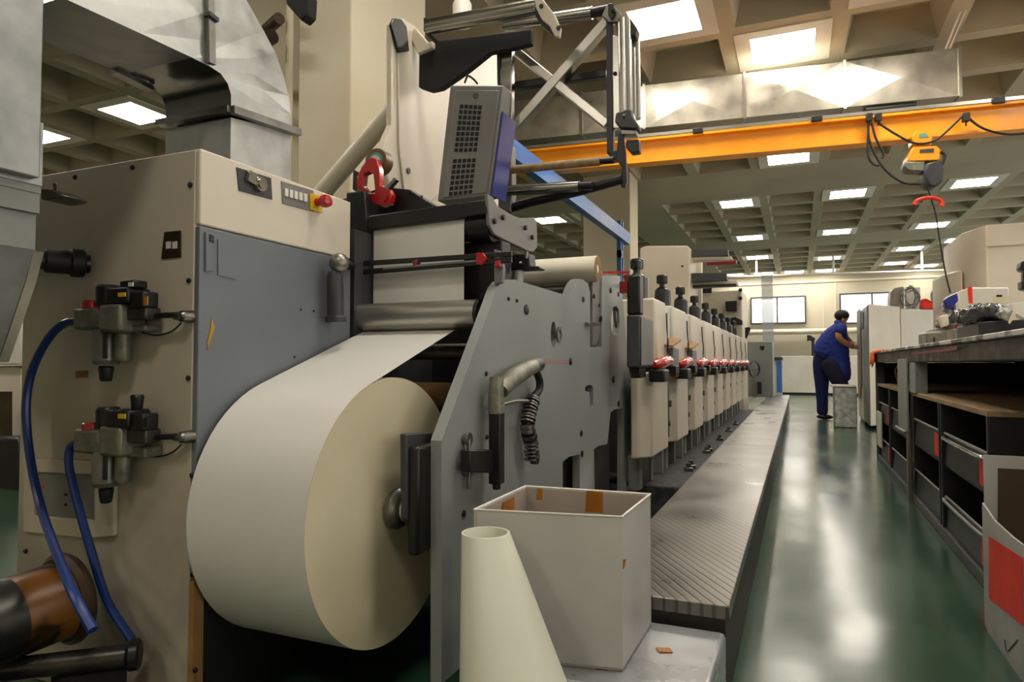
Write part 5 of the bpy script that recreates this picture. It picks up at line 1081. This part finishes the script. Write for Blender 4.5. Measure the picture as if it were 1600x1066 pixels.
# white machine box with red stripe
wm = empty('white_machine', P(1540, 500, 'Y', 5.4), 'low white machine cover with red stripe behind the bag heap', 'machine')
wy = 5.4
b = MB(); b.prism(PL([(1497, 456), (1515, 449), (1577, 449), (1577, 540), (1497, 540)], 'Y', wy), (0, .5, 0)); b.build('cover', 'white_paint', wm, bevel=.01)
plate([(1512, 449), (1519, 448), (1520, 474), (1514, 474)], 'Y', wy - .004, .004, 'red_stripe', 'red_flat', wm)
plate([(1557, 461), (1566, 461), (1566, 464), (1557, 464)], 'Y', wy - .004, .004, 'slot', 'black', wm); plate([(1552, 464), (1577, 464), (1577, 474), (1552, 474)], 'Y', wy - .003, .003, 'note', 'paper_end', wm)
tm = empty('tall_white_machine', P(1560, 560, 'Y', 7.1), 'tall stepped white machine housing rising behind the work bench', 'machine')
b = MB(); a = P(1512, 362, 'Y', 7.1); q = P(1536, 355, 'Y', 7.1); b.prism([(a.x, 7.35, 0), (q.x, 7.0, 0), (3.2, 7.0, 0), (3.2, 8.2, 0), (a.x, 8.2, 0)], (0, 0, q.z)); b.build('housing', 'press_cream', tm, bevel=.01)
b = MB(); s0 = P(1484, 425, 'Y', 7.3); b.prism([(s0.x, 7.6, 0), (s0.x + .06, 7.35, 0), (a.x - .005, 7.3, 0), (a.x - .005, 8.2, 0), (s0.x, 8.2, 0)], (0, 0, P(1500, 421, 'Y', 7.3).z)); b.build('side_housing', 'press_cream', tm, bevel=.02)
b = MB(); b.box(q.x + .0, 3.2, 6.985, 7.0, P(1560, 384, 'Y', 7.0).z - .004, P(1560, 384, 'Y', 7.0).z + .004); b.build('seam', 'cream_dim', tm)
bo = empty('black_lamp', P(1598, 470, 'Y', 5.0), 'black work lamp head at the picture edge in front of the tall white machine', 'lamp')
b = MB(); b.prism(PL([(1596, 408), (1615, 406), (1615, 422), (1600, 424), (1594, 420)], 'Y', 5.0), (0, .1, 0)); b.prism(PL([(1599, 424), (1608, 424), (1608, 440), (1599, 440)], 'Y', 5.0), (0, .06, 0)); b.prism(PL([(1597, 438), (1612, 438), (1612, 454), (1597, 452)], 'Y', 5.0), (0, .1, 0)); b.build('head', 'black', bo, bevel=.01)
b = MB(); q = P(1606, 454, 'Y', 5.05); b.cyl((q.x, 5.05, .966), (q.x, 5.05, q.z), .012); b.build('stem', 'black', bo)
b = MB(); b.prism(PL([(1580, 474), (1605, 472), (1605, 500), (1582, 488)], 'Y', 4.6), (0, .1, 0)); q = P(1590, 500, 'Y', 4.6); b.box(q.x - .03, q.x + .05, 4.61, 4.69, .966, q.z); tag(b.build('white_box', 'white_paint', bevel=.004), 'small white box edge behind the deep black tray', 'box')

# ================================================================ WHITE BLOCK ON THE FLOOR
wb_ = empty('foam_block', (.58, 10.2, 0), 'scuffed white block standing on the green floor in front of the worker', 'block')
b = MB(); a, c = P(1304, 668, 'Z', 0), P(1342, 670, 'Z', 0); b.box(a.x, c.x - .01, 10.05, 10.4, 0, P(1320, 605, 'Y', 10.05).z); b.build('body', 'poly', wb_, bevel=.015)
b = MB(); b.box(a.x - .03, c.x - .015, 10.03, 10.42, P(1320, 605, 'Y', 10.05).z, P(1320, 602, 'Y', 10.05).z); b.build('lid', 'white_paint', wb_, bevel=.006)

# ================================================================ PERSON
YP = 11.3
pe = empty('person', P(1288, 652, 'Y', YP), 'person in blue work clothes bending forward with one hand on the tall cabinet', 'person')
J = lambda x, y, d=0.: P(x, y, 'Y', YP + d)
def skin_body(name, nodes, edges, m, parent, sub=2):
    me = bpy.data.meshes.new(name); org = Vector(parent.location); q = parent.parent
    while q: org += q.location; q = q.parent
    me.from_pydata([tuple(n[0] - org) for n in nodes], edges, []); me.materials.append(M[m])
    o = bpy.data.objects.new(name, me); COL.objects.link(o); o.parent = parent
    sk = o.modifiers.new('skin', 'SKIN'); sk.use_smooth_shade = True
    for i, n in enumerate(nodes): me.skin_vertices[0].data[i].radius = (n[1], n[2] if len(n) > 2 else n[1])
    me.skin_vertices[0].data[0].use_root = True
    s = o.modifiers.new('s', 'SUBSURF'); s.levels = s.render_levels = sub; return o
body = [(J(1288, 556), .08, .08), (J(1296, 540), .09, .09), (J(1303, 527), .10, .10), (J(1311, 514), .07, .07), (J(1315, 506), .055), (J(1317, 501), .062), (J(1317.5, 496), .088, .092), (J(1318, 491.5), .07, .07),
        (J(1284, 568, .08), .07), (J(1284, 606, .10), .075), (J(1285, 640, .11), .055), (J(1284, 651, .11), .045), (J(1292, 654, .11), .04),
        (J(1298, 572, -.09), .06), (J(1316, 610, -.12), .08), (J(1312, 644, -.12), .055), (J(1311, 652, -.12), .045), (J(1320, 655, -.12), .04),
        (J(1313, 512, -.17), .07), (J(1310, 528, -.24), .05), (J(1322, 537, -.22), .04), (J(1332, 543, -.15), .03), (J(1335, 543, -.13), .028, .015),
        (J(1315, 513, .17), .07), (J(1322, 528, .24), .05), (J(1330, 536, .2), .04), (J(1333, 541, .1), .03)]
ed = [(0, 1), (1, 2), (2, 3), (3, 4), (4, 5), (5, 6), (6, 7), (0, 8), (8, 9), (9, 10), (10, 11), (11, 12), (0, 13), (13, 14), (14, 15), (15, 16), (16, 17), (3, 18), (18, 19), (19, 20), (20, 21), (21, 22), (3, 23), (23, 24), (24, 25), (25, 26)]
skin_body('body', body, ed, 'skin', pe)
# fingers curled on the cabinet edge
for i, (dx_, dz_) in enumerate(((0, .03), (.002, .012), (0, -.006), (-.003, -.022))):
    p = J(1335, 543, -.13); L_ = (.07, .078, .072, .058)[i]
    skin_body('finger', [(p + Vector((0, 0, dz_)), .010), (p + Vector((L_ * .5, .01, dz_ + .006)), .009), (p + Vector((L_ * .8, .02, dz_ - .01)), .008)], [(0, 1), (1, 2)], 'skin', pe, 1)
p = J(1335, 541, -.14); skin_body('thumb', [(p + Vector((-.02, -.01, .02)), .012), (p + Vector((.0, -.02, .05)), .010), (p + Vector((.02, -.015, .065)), .008)], [(0, 1), (1, 2)], 'skin', pe, 1)
# trousers as two skinned legs
tr1 = [(J(1288, 550), .15, .15), (J(1284, 566, .06), .15), (J(1284, 606, .10), .10), (J(1285, 630, .11), .088), (J(1285, 650, .11), .085)]
skin_body('trousers', [tr1[0], tr1[1], tr1[2], tr1[3], tr1[4]], [(0, 1), (1, 2), (2, 3), (3, 4)], 'trousers', pe)
skin_body('trouser_leg', [(J(1291, 558, -.04), .14), (J(1300, 572, -.08), .15), (J(1309, 592, -.11), .125), (J(1318, 610, -.12), .11), (J(1314, 632, -.12), .09), (J(1312, 649, -.12), .08)], [(0, 1), (1, 2), (2, 3), (3, 4), (4, 5)], 'trousers_dark', pe)
blob('jacket', [(1268, 549), (1272, 536), (1280, 523), (1294, 509), (1307, 500), (1318, 502), (1325, 512), (1328, 530), (1330, 560), (1334, 592), (1328, 600), (1312, 603), (1299, 602), (1298, 582), (1293, 564), (1280, 557)], YP - .18, .37, 'shirt', None, None, amp=0.03, parent=pe)
skin_body('collar', [(J(1307, 510), .10, .09), (J(1312.5, 504), .076, .075), (J(1314.5, 501.5), .066)], [(0, 1), (1, 2)], 'shirt', pe)
skin_body('sleeve', [(J(1313, 508, -.12), .095), (J(1315, 514, -.2), .09), (J(1312, 524, -.24), .08)], [(0, 1), (1, 2)], 'shirt', pe)
b = MB(); b.sphere(J(1315.4, 493, 0), .100, 20, (1.05, .95, .9)); hr = b.build('hair', 'hair', pe)
b = MB(); b.sphere(J(1322.5, 499, -.02), .02, 10, (1.1, 1, 1)); b.build('nose', 'skin', pe)
b = MB(); b.sphere(J(1317, 500, -.095), .024, 10, (.8, .5, 1.2)); b.build('ear', 'skin', pe)
for d_, x in ((.11, 1289), (-.12, 1317)):
    q = J(x, 655, d_); b = MB(); b.sphere((q.x, q.y, .04), .05, 14, (2.4, .9, .8)); b.build('shoe', 'shoe', pe)
# ================================================================ LEFT BACKGROUND
q = P(17, 690, 'Y', 3.4)
o = empty('white_unit', (q.x, 3.4, 0), 'white machine unit seen past the side of the upright duct', 'machine')
b = MB(); b.prism(PL([(-40, 494), (33, 494), (33, 570), (-40, 570)], 'Y', 3.4), (0, .6, 0)); b.build('upper_case', 'white_paint', o, bevel=.01)
b = MB(); b.prism(PL([(-40, 572), (22, 572), (33, 576), (35, 690), (35, 800), (-40, 800)], 'Y', 3.45), (0, .6, 0)); b.build('lower_case', 'press_cream', o, bevel=.01)
b = MB(); b.prism(PL([(-40, 612), (17, 612), (17, 690), (-40, 690)], 'Y', 3.14), (0, .01, 0)); b.build('brown_front', 'brown_metal', o)
o = empty('black_chair', P(10, 790, 'Y', 2.9), 'black padded chair back beside the cream cabinet at the picture edge', 'chair')
b = MB(); b.prism(PL([(-60, 684), (24, 682), (33, 692), (33, 780), (28, 795), (-60, 800)], 'Y', 2.9), (0, .12, 0)); b.build('backrest', 'black', o, bevel=.03)
q = P(-10, 795, 'Y', 2.95); b = MB(); b.cyl((q.x, 2.96, 0), (q.x, 2.96, q.z + .05), .03); b.build('leg', 'black', o)
w = bpy.data.worlds.new('room_air'); S.world = w; w.use_nodes = True
w.node_tree.nodes['Background'].inputs[0].default_value = (1, .95, .86, 1); w.node_tree.nodes['Background'].inputs[1].default_value = 1.5
S.view_settings.view_transform = 'Standard'; S.view_settings.look = 'None'; S.view_settings.exposure = 0.22; S.view_settings.gamma = 1.0
S.cycles.max_bounces = 6; S.cycles.use_denoising = True
